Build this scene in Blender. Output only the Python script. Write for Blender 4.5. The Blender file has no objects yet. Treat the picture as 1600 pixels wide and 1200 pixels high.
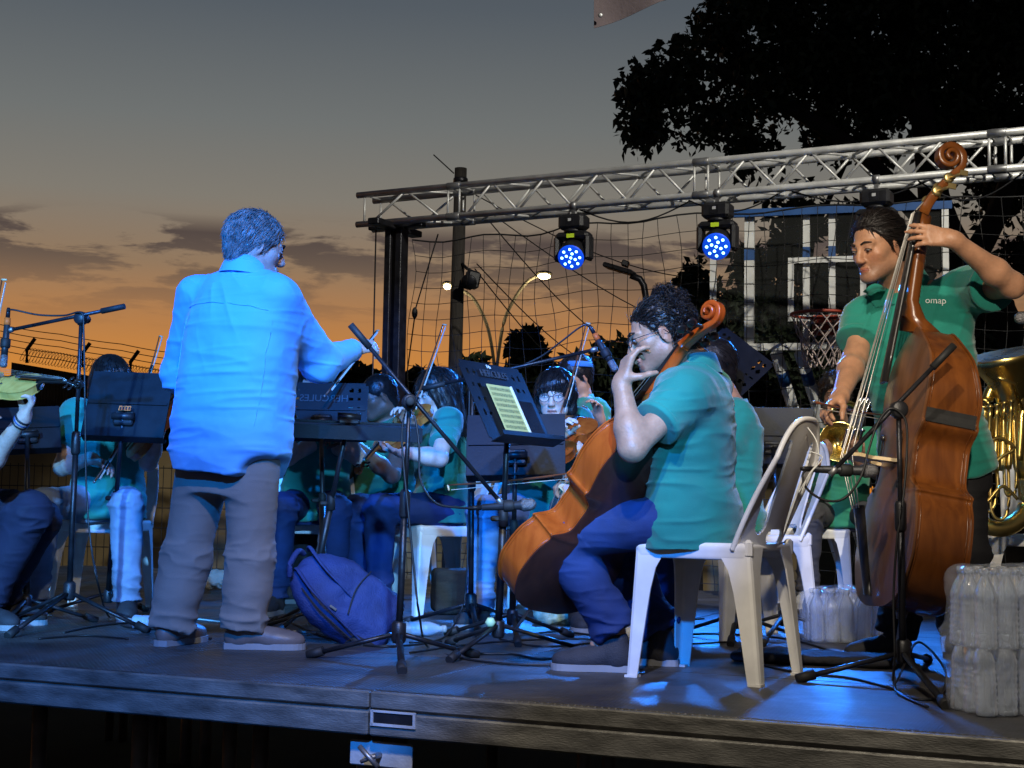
import bpy, math, random
import numpy as np
from mathutils import Vector, Matrix

random.seed(7)
scene = bpy.context.scene
COL = scene.collection
V = Vector

# ---------------------------------------------------------------- camera
FPX, CAMZ, STAGE = 2300.0, 1.56, 1.0
PITCH, ROLL = math.atan(188 / FPX), math.radians(1.0)
_f = V((0, math.cos(PITCH), math.sin(PITCH)))
_u0 = V((0, -math.sin(PITCH), math.cos(PITCH)))
_r0 = V((1, 0, 0))
_r = _r0 * math.cos(ROLL) + _u0 * math.sin(ROLL)
_u = -_r0 * math.sin(ROLL) + _u0 * math.cos(ROLL)
CAM = V((0, 0, CAMZ))
cam_d = bpy.data.cameras.new('camera')
cam_d.sensor_width = 36.0
cam_d.lens = FPX / 1600 * 36.0
cam_d.clip_start, cam_d.clip_end = 0.05, 2000
cam = bpy.data.objects.new('camera', cam_d)
COL.objects.link(cam)
cam.matrix_world = Matrix(((_r.x, _u.x, -_f.x, 0), (_r.y, _u.y, -_f.y, 0), (_r.z, _u.z, -_f.z, CAMZ), (0, 0, 0, 1)))
scene.camera = cam


def q(px, py, Y):
    """point of the place at distance Y that the photograph shows at px, py"""
    d = _f * FPX + _r * (px - 800) + _u * (600 - py)
    return CAM + d * (Y / d.y)


def fl(px, py, z=STAGE):
    """point of a floor at height z"""
    d = _f * FPX + _r * (px - 800) + _u * (600 - py)
    return CAM + d * ((z - CAMZ) / d.z)


# ---------------------------------------------------------------- view, dusk sky
scene.view_settings.view_transform = 'Standard'
scene.view_settings.look = 'None'
scene.view_settings.exposure = 0.0
scene.view_settings.gamma = 1.0
scene.view_settings.use_curve_mapping = False


def lin(r, g, b):
    f = lambda c: (c / 255 / 12.92) if c / 255 <= .04045 else ((c / 255 + .055) / 1.055) ** 2.4
    return (f(r), f(g), f(b), 1.0)


world = bpy.data.worlds.new('World')
scene.world = world
world.use_nodes = True
wt = world.node_tree
for n in list(wt.nodes): wt.nodes.remove(n)
def wn(t, **k):
    n = wt.nodes.new(t)
    for a, b in k.items(): setattr(n, a, b)
    return n
out = wn('ShaderNodeOutputWorld'); bg = wn('ShaderNodeBackground')
wt.links.new(bg.outputs[0], out.inputs[0])
tc = wn('ShaderNodeTexCoord'); sep = wn('ShaderNodeSeparateXYZ')
wt.links.new(tc.outputs['Generated'], sep.inputs[0])
ramp = wn('ShaderNodeValToRGB')
stops = [(0.0, (190, 112, 34)), (.075, (194, 124, 48)), (.118, (164, 114, 68)), (.155, (132, 108, 84)), (.20, (116, 111, 102)),
         (.25, (100, 103, 102)), (.325, (76, 83, 90)), (.5, (40, 46, 54)), (1.0, (22, 26, 34))]
cr = ramp.color_ramp
while len(cr.elements) < len(stops): cr.elements.new(.5)
for e, (p, c) in zip(cr.elements, stops):
    e.position = p; e.color = lin(*c)
wt.links.new(sep.outputs['Z'], ramp.inputs[0])
# east side of the sky, away from the sunset, is dimmer and bluer
rampE = wn('ShaderNodeValToRGB')
rampE.color_ramp.elements[0].position = 0; rampE.color_ramp.elements[0].color = lin(58, 52, 54)
rampE.color_ramp.elements[1].position = .6; rampE.color_ramp.elements[1].color = lin(26, 30, 40)
wt.links.new(sep.outputs['Z'], rampE.inputs[0])
west = wn('ShaderNodeVectorMath', operation='DOT_PRODUCT'); west.inputs[1].default_value = (-.35, .94, 0)
wt.links.new(tc.outputs['Generated'], west.inputs[0])
mr = wn('ShaderNodeMapRange', interpolation_type='SMOOTHSTEP'); mr.inputs['From Min'].default_value = .1; mr.inputs['From Max'].default_value = .97
wt.links.new(west.outputs['Value'], mr.inputs['Value'])
mixE = wn('ShaderNodeMixRGB'); wt.links.new(mr.outputs[0], mixE.inputs[0])
wt.links.new(rampE.outputs[0], mixE.inputs[1]); wt.links.new(ramp.outputs[0], mixE.inputs[2])
# low bars of dusk cloud
mp = wn('ShaderNodeMapping'); mp.inputs['Scale'].default_value = (8, 8, 36); mp.inputs['Location'].default_value = (3.1, .4, 1.7)
wt.links.new(tc.outputs['Generated'], mp.inputs[0])
cn = wn('ShaderNodeTexNoise'); cn.inputs['Scale'].default_value = 1.6; cn.inputs['Detail'].default_value = 6; cn.inputs['Roughness'].default_value = .62
cn.inputs['Distortion'].default_value = .25
wt.links.new(mp.outputs[0], cn.inputs['Vector'])
cm = wn('ShaderNodeMapRange', interpolation_type='SMOOTHSTEP'); cm.inputs['From Min'].default_value = .44; cm.inputs['From Max'].default_value = .55
wt.links.new(cn.outputs['Fac'], cm.inputs['Value'])
band = wn('ShaderNodeValToRGB'); b = band.color_ramp
while len(b.elements) < 5: b.elements.new(.5)
for e, (p, v) in zip(b.elements, [(.110, 0), (.140, .40), (.163, .85), (.176, 1), (.188, 0)]):
    e.position = p; e.color = (v, v, v, 1)
wt.links.new(sep.outputs['Z'], band.inputs[0])
mul = wn('ShaderNodeMath', operation='MULTIPLY'); wt.links.new(cm.outputs[0], mul.inputs[0]); wt.links.new(band.outputs[0], mul.inputs[1])
mul2 = wn('ShaderNodeMath', operation='MULTIPLY'); wt.links.new(mul.outputs[0], mul2.inputs[0]); mul2.inputs[1].default_value = .92
mixC = wn('ShaderNodeMixRGB'); wt.links.new(mul2.outputs[0], mixC.inputs[0]); wt.links.new(mixE.outputs[0], mixC.inputs[1])
mixC.inputs[2].default_value = lin(70, 60, 58)
wt.links.new(mixC.outputs[0], bg.inputs[0])
bg.inputs[1].default_value = 1.24


# ---------------------------------------------------------------- stage lamps (front truss, out of frame above) and added fill lights
def spot(name, loc, aim, color, power, cone=50, blend=.4, size=.08):
    d = bpy.data.lights.new(name, 'SPOT'); d.color = color; d.energy = power
    d.spot_size = math.radians(cone); d.spot_blend = blend; d.shadow_soft_size = size
    o = bpy.data.objects.new(name, d); COL.objects.link(o)
    o.location = loc; o.rotation_euler = (V(aim) - V(loc)).to_track_quat('-Z', 'Y').to_euler()
    return o


BLUE = (.002, .215, 1.0)
spot('front_blue_spot_light', (-1.4, .5, 5.4), (-.70, 6.5, 2.75), BLUE, 4000, 27, .35)
spot('front_blue_wash_light', (-1.0, -1.0, 4.8), (-.72, 6.5, 1.72), BLUE, 3200, 31, .25)
spot('side_blue_fill_light', (-2.7, -1.2, 3.5), (-2.25, 7.4, 1.35), (.13, .45, 1.0), 5200, 16, .4)  # fill added to brighten the left players, not a known lamp
spot('centre_blue_fill_light', (.62, -2.0, 3.6), (-.32, 7.5, 1.3), (.16, .48, 1.0), 3800, 11.5, .4)  # added fill, aimed between conductor and cellist to lift the back row
spot('front_white_flood_light', (-.2, 1.2, 5.0), (1.4, 4.9, 1.5), (1.0, .88, .72), 620, 58, .6, .06)
spot('front_white_wash_light', (.3, .6, 5.2), (-.9, 7.6, 1.2), (1.0, .88, .72), 430, 46, .6, .06)
spot('front_white_key_light', (.1, -1.2, 3.7), (1.5, 5.4, 2.15), (1.0, .86, .68), 1300, 15, .6, .05)
spot('truss_fill_light', (4.5, 2.0, 8.4), (1.4, 10.2, 3.1), (1.0, .95, .84), 3800, 33, .4, .1)  # added fill for truss and backboard; no floodlight is known there


# ---------------------------------------------------------------- materials
MATS = {}
def mat(name, col, rough=.5, metal=0.0, var=.18, vs=6.0, bump=0.0, bs=60.0, spec=.5, emit=0.0, sheen=0.0, stretch=None, coat=0.0, alpha=1.0, trans=0.0, ior=1.45, crease=0.0):
    if name in MATS: return MATS[name]
    m = bpy.data.materials.new(name); m.use_nodes = True; t = m.node_tree; p = t.nodes['Principled BSDF']
    p.inputs['Roughness'].default_value = rough; p.inputs['Metallic'].default_value = metal
    p.inputs['Specular IOR Level'].default_value = spec
    p.inputs['Coat Weight'].default_value = coat; p.inputs['Coat Roughness'].default_value = .12
    p.inputs['Sheen Weight'].default_value = sheen; p.inputs['Alpha'].default_value = alpha
    p.inputs['Transmission Weight'].default_value = trans; p.inputs['IOR'].default_value = ior
    if emit:
        p.inputs['Emission Color'].default_value = (*col, 1); p.inputs['Emission Strength'].default_value = emit
        p.inputs['Base Color'].default_value = (*col, 1)
    c = t.nodes.new('ShaderNodeTexCoord'); mpn = t.nodes.new('ShaderNodeMapping')
    if stretch: mpn.inputs['Scale'].default_value = stretch
    t.links.new(c.outputs['Object'], mpn.inputs[0])
    if not emit:
        n = t.nodes.new('ShaderNodeTexNoise'); n.inputs['Scale'].default_value = vs; n.inputs['Detail'].default_value = 5
        t.links.new(mpn.outputs[0], n.inputs['Vector'])
        r = t.nodes.new('ShaderNodeValToRGB'); r.color_ramp.elements[0].position = .3; r.color_ramp.elements[1].position = .7
        r.color_ramp.elements[0].color = (*[max(0, x * (1 - var)) for x in col], 1)
        r.color_ramp.elements[1].color = (*[min(1, x * (1 + var)) for x in col], 1)
        t.links.new(n.outputs['Fac'], r.inputs[0]); t.links.new(r.outputs[0], p.inputs['Base Color'])
        rr = t.nodes.new('ShaderNodeMapRange'); rr.inputs['To Min'].default_value = max(.03, rough - .08); rr.inputs['To Max'].default_value = min(1, rough + .1)
        t.links.new(n.outputs['Fac'], rr.inputs['Value']); t.links.new(rr.outputs[0], p.inputs['Roughness'])
    if bump:
        n2 = t.nodes.new('ShaderNodeTexNoise'); n2.inputs['Scale'].default_value = bs; n2.inputs['Detail'].default_value = 4
        t.links.new(mpn.outputs[0], n2.inputs['Vector'])
        bp = t.nodes.new('ShaderNodeBump'); bp.inputs['Strength'].default_value = bump; bp.inputs['Distance'].default_value = .01
        t.links.new(n2.outputs['Fac'], bp.inputs['Height']); t.links.new(bp.outputs[0], p.inputs['Normal'])
    if crease:
        m3 = t.nodes.new('ShaderNodeMapping'); m3.inputs['Scale'].default_value = (1, 1, 2.0); m3.inputs['Rotation'].default_value = (.25, .3, .2); t.links.new(c.outputs['Object'], m3.inputs[0])
        n3 = t.nodes.new('ShaderNodeTexNoise'); n3.noise_type = 'RIDGED_MULTIFRACTAL'; n3.inputs['Scale'].default_value = 6.0; n3.inputs['Detail'].default_value = 5; n3.inputs['Distortion'].default_value = .5
        t.links.new(m3.outputs[0], n3.inputs['Vector'])
        b3 = t.nodes.new('ShaderNodeBump'); b3.inputs['Strength'].default_value = crease; b3.inputs['Distance'].default_value = .02
        t.links.new(n3.outputs['Fac'], b3.inputs['Height'])
        if bump: t.links.new(bp.outputs[0], b3.inputs['Normal'])
        t.links.new(b3.outputs[0], p.inputs['Normal'])
    MATS[name] = m
    return m


M_BLACK = mat('black_powder_coat', (.012, .012, .014), .42, 0, .3, 20, .12, 180)
M_BLACKM = mat('worn_black_metal', (.022, .022, .026), .38, .55, .5, 14, .15, 90)
M_RUBBER = mat('black_rubber', (.012, .012, .012), .65, 0, .2, 30)
M_CABLE = mat('cable_rubber', (.012, .012, .013), .5)
M_ALU = mat('aluminium_tube', (.55, .55, .53), .42, .35, .22, 9, .15, 120)
M_STEEL = mat('dull_steel', (.30, .30, .30), .45, .8, .3, 12, .1, 90)
M_CHROME = mat('bright_steel', (.7, .7, .7), .2, 1, .05)
M_PLAST = mat('white_chair_plastic', (.70, .69, .65), .36, 0, .14, 7, .05, 30)
M_WHITE = mat('white_paint', (.66, .66, .62), .5, 0, .15, 8)
M_BLUEP = mat('blue_paint', (.015, .075, .24), .5, 0, .2, 8)
M_RED = mat('rim_red_paint', (.36, .05, .025), .5, 0, .3, 14)
M_WOOD_POLE = mat('weathered_pole', (.03, .026, .022), .85, 0, .4, 10, .5, 30, stretch=(6, 6, .6))


# ---------------------------------------------------------------- object helpers
def tag(o, label=None, cat=None, group=None, kind=None):
    if label: o['label'] = label
    if cat: o['category'] = cat
    if group: o['group'] = group
    if kind: o['kind'] = kind
    return o


def empty(name, loc, label, cat, group=None):
    o = bpy.data.objects.new(name, None); COL.objects.link(o)
    o.location = loc; o.empty_display_size = .1
    return tag(o, label, cat, group)


def root_of(o):
    m = Matrix.Identity(4)
    while o:
        m = Matrix.Translation(o.location) @ m if o.type == 'EMPTY' else m
        o = o.parent
    return m


def link(name, mesh, m, parent=None, smooth=True):
    o = bpy.data.objects.new(name, mesh); COL.objects.link(o)
    if m is not None and not mesh.materials: mesh.materials.append(m)
    if parent is not None:
        o.parent = parent
        if parent.type == 'EMPTY': o.matrix_parent_inverse = Matrix.Translation(-parent.location)
    return o


def copy_tree(o, parent=None):
    c = o.copy(); COL.objects.link(c)
    if parent: c.parent = parent
    for ch in o.children: copy_tree(ch, c)
    return c


def np_mesh(name, verts, quads, smooth=True):
    me = bpy.data.meshes.new(name)
    nv, nf = len(verts), len(quads)
    me.vertices.add(nv); me.vertices.foreach_set('co', np.asarray(verts, np.float32).ravel())
    k = quads.shape[1]
    me.loops.add(nf * k); me.loops.foreach_set('vertex_index', np.asarray(quads, np.int32).ravel())
    me.polygons.add(nf); me.polygons.foreach_set('loop_start', np.arange(0, nf * k, k, dtype=np.int32))
    me.update(calc_edges=True)
    me.polygons.foreach_set('use_smooth', np.full(nf, smooth))
    return me


def frame(d, hint=(0, 0, 1)):
    d = V(d).normalized(); h = V(hint)
    if abs(d.dot(h.normalized())) > .98: h = V((1, 0, 0))
    x = d.cross(h).normalized()
    return x, x.cross(d).normalized()


class MB:
    def __init__(s): s.v = []; s.f = []; s.sm = []
    def add(s, vs, fs, smooth=False):
        b = len(s.v); s.v += [tuple(x) for x in vs]; s.f += [tuple(b + i for i in f) for f in fs]; s.sm += [smooth] * len(fs)
        return s
    def box(s, c, size, ax=None, bev=0.0):
        X, Y, Z = ax or (V((1, 0, 0)), V((0, 1, 0)), V((0, 0, 1)))
        c = V(c); h = [x / 2 for x in size]
        if bev <= 0:
            vs = [c + X * (h[0] * a) + Y * (h[1] * b_) + Z * (h[2] * d) for d in (-1, 1) for b_ in (-1, 1) for a in (-1, 1)]
            return s.add(vs, [(0, 2, 3, 1), (4, 5, 7, 6), (0, 1, 5, 4), (2, 6, 7, 3), (0, 4, 6, 2), (1, 3, 7, 5)])
        b = min(bev, *[x * .98 for x in h]); rings = []; vs = []
        for (dz, ins) in ((-h[2], b), (-h[2] + b, 0), (h[2] - b, 0), (h[2], b)):
            x, y = h[0] - ins, h[1] - ins; e = b if ins == 0 else b * .5
            ring = [(x - e, -y), (x, -y + e), (x, y - e), (x - e, y), (-x + e, y), (-x, y - e), (-x, -y + e), (-x + e, -y)]
            vs += [c + X * p[0] + Y * p[1] + Z * dz for p in ring]
        fs = [tuple(range(7, -1, -1)), tuple(range(24, 32))]
        for k in range(3):
            for i in range(8): fs.append((k * 8 + i, k * 8 + (i + 1) % 8, k * 8 + 8 + (i + 1) % 8, k * 8 + 8 + i))
        return s.add(vs, fs)
    def tube(s, pts, r, n=8, caps=True, hint=(0, 0, 1), flat=1.0, smooth=True):
        pts = [V(p) for p in pts]; R = r if isinstance(r, (list, tuple)) else [r] * len(pts); vs = []
        for i, p in enumerate(pts):
            d = (pts[min(i + 1, len(pts) - 1)] - pts[max(i - 1, 0)])
            x, y = frame(d, hint)
            vs += [p + x * (R[i] * math.cos(2 * math.pi * k / n)) + y * (R[i] * flat * math.sin(2 * math.pi * k / n)) for k in range(n)]
        fs = []
        for i in range(len(pts) - 1):
            for k in range(n): fs.append((i * n + k, i * n + (k + 1) % n, i * n + n + (k + 1) % n, i * n + n + k))
        s.add(vs, fs, smooth)
        if caps:
            b = len(s.v) - len(vs); e = b + (len(pts) - 1) * n
            s.f += [tuple(b + k for k in range(n - 1, -1, -1)), tuple(e + k for k in range(n))]; s.sm += [False, False]
        return s
    def sphere(s, c, r, n=12, m=8, ax=None):
        X, Y, Z = ax or (V((1, 0, 0)), V((0, 1, 0)), V((0, 0, 1))); c = V(c)
        if not isinstance(r, (list, tuple)): r = (r, r, r)
        vs = [c + Z * r[2]]
        for j in range(1, m):
            t = math.pi * j / m
            for i in range(n):
                a = 2 * math.pi * i / n
                vs.append(c + X * (r[0] * math.sin(t) * math.cos(a)) + Y * (r[1] * math.sin(t) * math.sin(a)) + Z * (r[2] * math.cos(t)))
        vs.append(c - Z * r[2]); fs = []
        for i in range(n): fs.append((0, 1 + i, 1 + (i + 1) % n))
        for j in range(m - 2):
            for i in range(n): fs.append((1 + j * n + i, 1 + (j + 1) * n + i, 1 + (j + 1) * n + (i + 1) % n, 1 + j * n + (i + 1) % n))
        L = len(vs) - 1
        for i in range(n): fs.append((1 + (m - 2) * n + i, L, 1 + (m - 2) * n + (i + 1) % n))
        return s.add(vs, fs, True)
    def lathe(s, o, d, prof, n=16, smooth=True):
        """prof: list of (distance along d, radius)"""
        o = V(o); d = V(d).normalized(); x, y = frame(d); vs = []
        for (t, r) in prof: vs += [o + d * t + x * (r * math.cos(2 * math.pi * k / n)) + y * (r * math.sin(2 * math.pi * k / n)) for k in range(n)]
        fs = []
        for i in range(len(prof) - 1):
            for k in range(n): fs.append((i * n + k, i * n + (k + 1) % n, i * n + n + (k + 1) % n, i * n + n + k))
        fs += [tuple(range(n - 1, -1, -1)), tuple((len(prof) - 1) * n + k for k in range(n))]
        return s.add(vs, fs, smooth)
    def prism(s, poly, z0, z1, M=None, smooth=False):
        n = len(poly); M = M or Matrix.Identity(4)
        vs = [M @ V((p[0], p[1], z0)) for p in poly] + [M @ V((p[0], p[1], z1)) for p in poly]
        fs = [tuple(range(n - 1, -1, -1)), tuple(range(n, 2 * n))] + [(i, (i + 1) % n, n + (i + 1) % n, n + i) for i in range(n)]
        return s.add(vs, fs, smooth)
    def grid(s, P, smooth=True, close=False):
        nu, nv = len(P), len(P[0]); vs = [p for row in P for p in row]
        fs = [(i * nv + j, i * nv + (j + 1) % nv, (i + 1) * nv + (j + 1) % nv, (i + 1) * nv + j) for i in range(nu - 1) for j in range(nv if close else nv - 1)]
        return s.add(vs, fs, smooth)
    def mesh(s, name):
        me = bpy.data.meshes.new(name); me.from_pydata(s.v, [], s.f)
        me.polygons.foreach_set('use_smooth', s.sm); me.update()
        return me
    def build(s, name, m, parent=None):
        return link(name, s.mesh(name), m, parent)


def axes(xdir, zup=(0, 0, 1)):
    X = V(xdir).normalized(); Z = V(zup); Y = Z.cross(X).normalized(); Z = X.cross(Y).normalized()
    return X, Y, Z


# ---------------------------------------------------------------- soft solids: signed distance -> surface nets
def _hash(ix, iy, iz):
    h = (ix * 374761393 + iy * 668265263 + iz * 2147483647) & 0xffffffff
    h = ((h ^ (h >> 13)) * 1274126177) & 0xffffffff
    return ((h ^ (h >> 16)) & 0xffff) / 65535.0


def vnoise(p, seed=0):
    p = np.asarray(p, np.float64) + seed * 17.13 + 100
    i = np.floor(p).astype(np.int64); f = p - i; f = f * f * (3 - 2 * f); r = 0
    for dx in (0, 1):
        for dy in (0, 1):
            for dz in (0, 1):
                w = (f[:, 0] if dx else 1 - f[:, 0]) * (f[:, 1] if dy else 1 - f[:, 1]) * (f[:, 2] if dz else 1 - f[:, 2])
                r = r + w * _hash(i[:, 0] + dx, i[:, 1] + dy, i[:, 2] + dz)
    return r


class SDF:
    def __init__(s): s.ops = []; s.cuts = []
    def cone(s, a, b, ra, rb, k=.02, flat=0, sub=False):
        """tapered limb; flat=1 squares off the b end, 2 both"""
        s.ops.append(('cone', np.array(a, float), np.array(b, float), ra, rb, flat, k, sub)); return s
    def ell(s, c, r, ax=None, k=.02, sub=False):
        A = np.array([list(x) for x in (ax or ((1, 0, 0), (0, 1, 0), (0, 0, 1)))], float)
        r = np.array(r if isinstance(r, (list, tuple)) else (r, r, r), float)
        s.ops.append(('ell', np.array(c, float), r, A, 0, 0, k, sub)); return s
    def box(s, c, half, ax=None, rnd=.01, k=.01, sub=False):
        A = np.array([list(x) for x in (ax or ((1, 0, 0), (0, 1, 0), (0, 0, 1)))], float)
        s.ops.append(('box', np.array(c, float), np.array(half, float), A, rnd, 0, k, sub)); return s
    def loft(s, o, d, side, rings, k=.02):
        """elliptical column; rings: (distance along d, half width along side, half depth)"""
        d = V(d).normalized(); side = V(side); side = (side - d * side.dot(d)).normalized()
        s.ops.append(('loft', np.array(o, float), (np.array(d), np.array(side), np.array(d.cross(side))), np.array(rings, float), 0, 0, k, False)); return s
    def cut(s, p, n): s.cuts.append((np.array(p, float), np.array(V(n).normalized(), float))); return s
    def bounds(s, o):
        t = o[0]
        if t == 'cone':
            r = max(o[3], o[4]); return np.minimum(o[1], o[2]) - r, np.maximum(o[1], o[2]) + r
        if t in ('ell', 'box'):
            e = np.abs(o[3]).T @ o[2] + (o[4] if t == 'box' else 0); return o[1] - e, o[1] + e
        R = o[3]; r = R[:, 1:].max(); a = o[1] + o[2][0] * R[0, 0]; b = o[1] + o[2][0] * R[-1, 0]
        return np.minimum(a, b) - r, np.maximum(a, b) + r
    def data(s, h=.008, smooth=1, disp=None):
        bs = [s.bounds(o) for o in s.ops]
        lo = np.min([b[0] for b, o in zip(bs, s.ops) if not o[7]], 0) - .03
        hi = np.max([b[1] for b, o in zip(bs, s.ops) if not o[7]], 0) + .03
        n = np.ceil((hi - lo) / h).astype(int) + 1
        F = np.full(n, .2, np.float32)
        ax = [(lo[i] + np.arange(n[i]) * h).astype(np.float32) for i in range(3)]
        for o, b in zip(s.ops, bs):
            k = o[6]; pad = k + 2 * h
            i0 = np.maximum(0, ((b[0] - pad - lo) / h).astype(int)); i1 = np.minimum(n, ((b[1] + pad - lo) / h).astype(int) + 2)
            if np.any(i1 <= i0): continue
            X = ax[0][i0[0]:i1[0], None, None]; Y = ax[1][None, i0[1]:i1[1], None]; Z = ax[2][None, None, i0[2]:i1[2]]
            t = o[0]
            if t == 'cone':
                a, e = o[1], o[2] - o[1]; L2 = max(float(e @ e), 1e-9)
                px, py, pz = X - a[0], Y - a[1], Z - a[2]
                tr = (px * e[0] + py * e[1] + pz * e[2]) / L2; tt = np.clip(tr, 0, 1)
                if o[5]:
                    L = L2 ** .5
                    d = np.sqrt((px - tr * e[0]) ** 2 + (py - tr * e[1]) ** 2 + (pz - tr * e[2]) ** 2) - (o[3] + (o[4] - o[3]) * tt)
                    d = np.maximum(d, (tr - 1) * L)
                    if o[5] == 2: d = np.maximum(d, -tr * L)
                    else: d = np.maximum(d, np.where(tr < 0, np.sqrt(px ** 2 + py ** 2 + pz ** 2) - o[3], -1))
                else:
                    d = np.sqrt((px - tt * e[0]) ** 2 + (py - tt * e[1]) ** 2 + (pz - tt * e[2]) ** 2) - (o[3] + (o[4] - o[3]) * tt)
            else:
                c = o[1]; px, py, pz = X - c[0], Y - c[1], Z - c[2]
                A = o[3] if t != 'loft' else None
                if t == 'loft':
                    D, S, T = o[2]; R = o[3]
                    u = px * D[0] + py * D[1] + pz * D[2]; sx = px * S[0] + py * S[1] + pz * S[2]; ty = px * T[0] + py * T[1] + pz * T[2]
                    w = np.interp(u, R[:, 0], R[:, 1]); g = np.interp(u, R[:, 0], R[:, 2])
                    rho = ((np.abs(sx) / w) ** 2.3 + (np.abs(ty) / g) ** 2.3) ** (1 / 2.3)
                    d = (rho - 1) * np.minimum(w, g)
                    d = np.maximum(d, np.maximum(R[0, 0] - u, u - R[-1, 0]))
                else:
                    l = [px * A[i][0] + py * A[i][1] + pz * A[i][2] for i in range(3)]
                    if t == 'ell':
                        r = o[2]; k0 = np.sqrt(sum((l[i] / r[i]) ** 2 for i in range(3))); k1 = np.sqrt(sum((l[i] / r[i] ** 2) ** 2 for i in range(3)))
                        d = k0 * (k0 - 1) / np.maximum(k1, 1e-6)
                    else:
                        qd = [np.abs(l[i]) - (o[2][i] - o[4]) for i in range(3)]
                        d = np.sqrt(sum(np.maximum(v_, 0) ** 2 for v_ in qd)) + np.minimum(np.maximum(np.maximum(qd[0], qd[1]), qd[2]), 0) - o[4]
            sl = tuple(slice(i0[j], i1[j]) for j in range(3)); cur = F[sl]
            if o[7]:
                d = -d; hh = np.maximum(k - np.abs(cur - d), 0) / k; F[sl] = np.maximum(cur, d) + hh * hh * k * .25
            else:
                hh = np.maximum(k - np.abs(cur - d), 0) / k; F[sl] = np.minimum(cur, d) - hh * hh * k * .25
        for p, nn in s.cuts:
            F = np.maximum(F, ((ax[0] - p[0]) * nn[0])[:, None, None] + ((ax[1] - p[1]) * nn[1])[None, :, None] + ((ax[2] - p[2]) * nn[2])[None, None, :]).astype(np.float32)
        N = F < 0
        c = np.zeros(n - 1, np.uint8)
        for dx in (0, 1):
            for dy in (0, 1):
                for dz in (0, 1): c += N[dx:n[0] - 1 + dx, dy:n[1] - 1 + dy, dz:n[2] - 1 + dz]
        I, J, K = np.nonzero((c > 0) & (c < 8))
        P = np.zeros((len(I), 3)); cnt = np.zeros(len(I))
        corners = [(0, 0, 0), (1, 0, 0), (0, 1, 0), (1, 1, 0), (0, 0, 1), (1, 0, 1), (0, 1, 1), (1, 1, 1)]
        fv = [F[I + a, J + b_, K + d] for a, b_, d in corners]
        for a, b_ in [(0, 1), (2, 3), (4, 5), (6, 7), (0, 2), (1, 3), (4, 6), (5, 7), (0, 4), (1, 5), (2, 6), (3, 7)]:
            m = (fv[a] < 0) != (fv[b_] < 0)
            t = np.where(m, fv[a] / np.where(m, fv[a] - fv[b_], 1), 0)
            ca, cb = np.array(corners[a]), np.array(corners[b_])
            P += np.where(m[:, None], ca + t[:, None] * (cb - ca), 0); cnt += m
        P = lo + (P / cnt[:, None] + np.stack([I, J, K], 1)) * h
        ids = np.full(n - 1, -1, np.int32); ids[I, J, K] = np.arange(len(I))
        Q = []
        for a in range(3):
            b_, d = (a + 1) % 3, (a + 2) % 3
            sl0 = [slice(None)] * 3; sl1 = [slice(None)] * 3; sl0[a] = slice(0, -1); sl1[a] = slice(1, None)
            e = np.nonzero(N[tuple(sl0)] != N[tuple(sl1)]); e = np.stack(e, 1)
            ok = (e[:, b_] > 0) & (e[:, d] > 0) & (e[:, b_] < n[b_] - 1) & (e[:, d] < n[d] - 1); e = e[ok]
            def cell(db, dd):
                x = e.copy(); x[:, b_] -= db; x[:, d] -= dd; return ids[x[:, 0], x[:, 1], x[:, 2]]
            qd = np.stack([cell(1, 1), cell(0, 1), cell(0, 0), cell(1, 0)], 1)
            ins = N[e[:, 0], e[:, 1], e[:, 2]]
            qd[~ins] = qd[~ins][:, ::-1]; Q.append(qd)
        Q = np.concatenate(Q); Q = Q[(Q >= 0).all(1)]
        for _ in range(smooth):
            S = np.zeros_like(P); w = np.zeros(len(P))
            for i in range(4):
                j = (i + 1) % 4
                for ax_ in range(3): S[:, ax_] += np.bincount(Q[:, i], P[Q[:, j], ax_], len(P)) + np.bincount(Q[:, j], P[Q[:, i], ax_], len(P))
                w += np.bincount(Q[:, i], minlength=len(P)) + np.bincount(Q[:, j], minlength=len(P))
            P = P * .5 + .5 * S / np.maximum(w, 1)[:, None]
        if disp is not None:
            Nn = vnormals(P, Q); P = P + Nn * disp(P, Nn)[:, None]
        return P, Q
    def build(s, name, m, parent=None, h=.008, smooth=1, disp=None):
        P, Q = s.data(h, smooth, disp)
        return link(name, np_mesh(name, P, Q), m, parent)


def vnormals(P, Q):
    n = np.cross(P[Q[:, 2]] - P[Q[:, 0]], P[Q[:, 3]] - P[Q[:, 1]]); N = np.zeros_like(P)
    for i in range(4):
        for a in range(3): N[:, a] += np.bincount(Q[:, i], n[:, a], len(P))
    return N / np.maximum(np.linalg.norm(N, axis=1), 1e-9)[:, None]


def text_mesh(txt, size, M, depth=.0008, name='lettering'):
    cu = bpy.data.curves.new('txt', 'FONT'); cu.body = txt; cu.size = size; cu.extrude = depth; cu.align_x = 'CENTER'; cu.align_y = 'CENTER'
    cu.resolution_u = 3
    o = bpy.data.objects.new('txt', cu); COL.objects.link(o)
    dg = bpy.context.evaluated_depsgraph_get(); me = bpy.data.meshes.new_from_object(o.evaluated_get(dg))
    bpy.data.objects.remove(o); bpy.data.curves.remove(cu)
    me.transform(M); me.name = name
    return me


def matXYZ(o, x, y, z):
    return Matrix(((x[0], y[0], z[0], o[0]), (x[1], y[1], z[1], o[1]), (x[2], y[2], z[2], o[2]), (0, 0, 0, 1)))


def smoothpath(pts, n=6):
    pts = [V(p) for p in pts]; P = [pts[0]] + pts + [pts[-1]]; out = []
    for i in range(1, len(P) - 2):
        a, b, c, d = P[i - 1:i + 3]
        for k in range(n):
            t = k / n
            out.append(.5 * ((2 * b) + (c - a) * t + (2 * a - 5 * b + 4 * c - d) * t * t + (3 * b - a - 3 * c + d) * t ** 3))
    out.append(pts[-1]); return out
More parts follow.
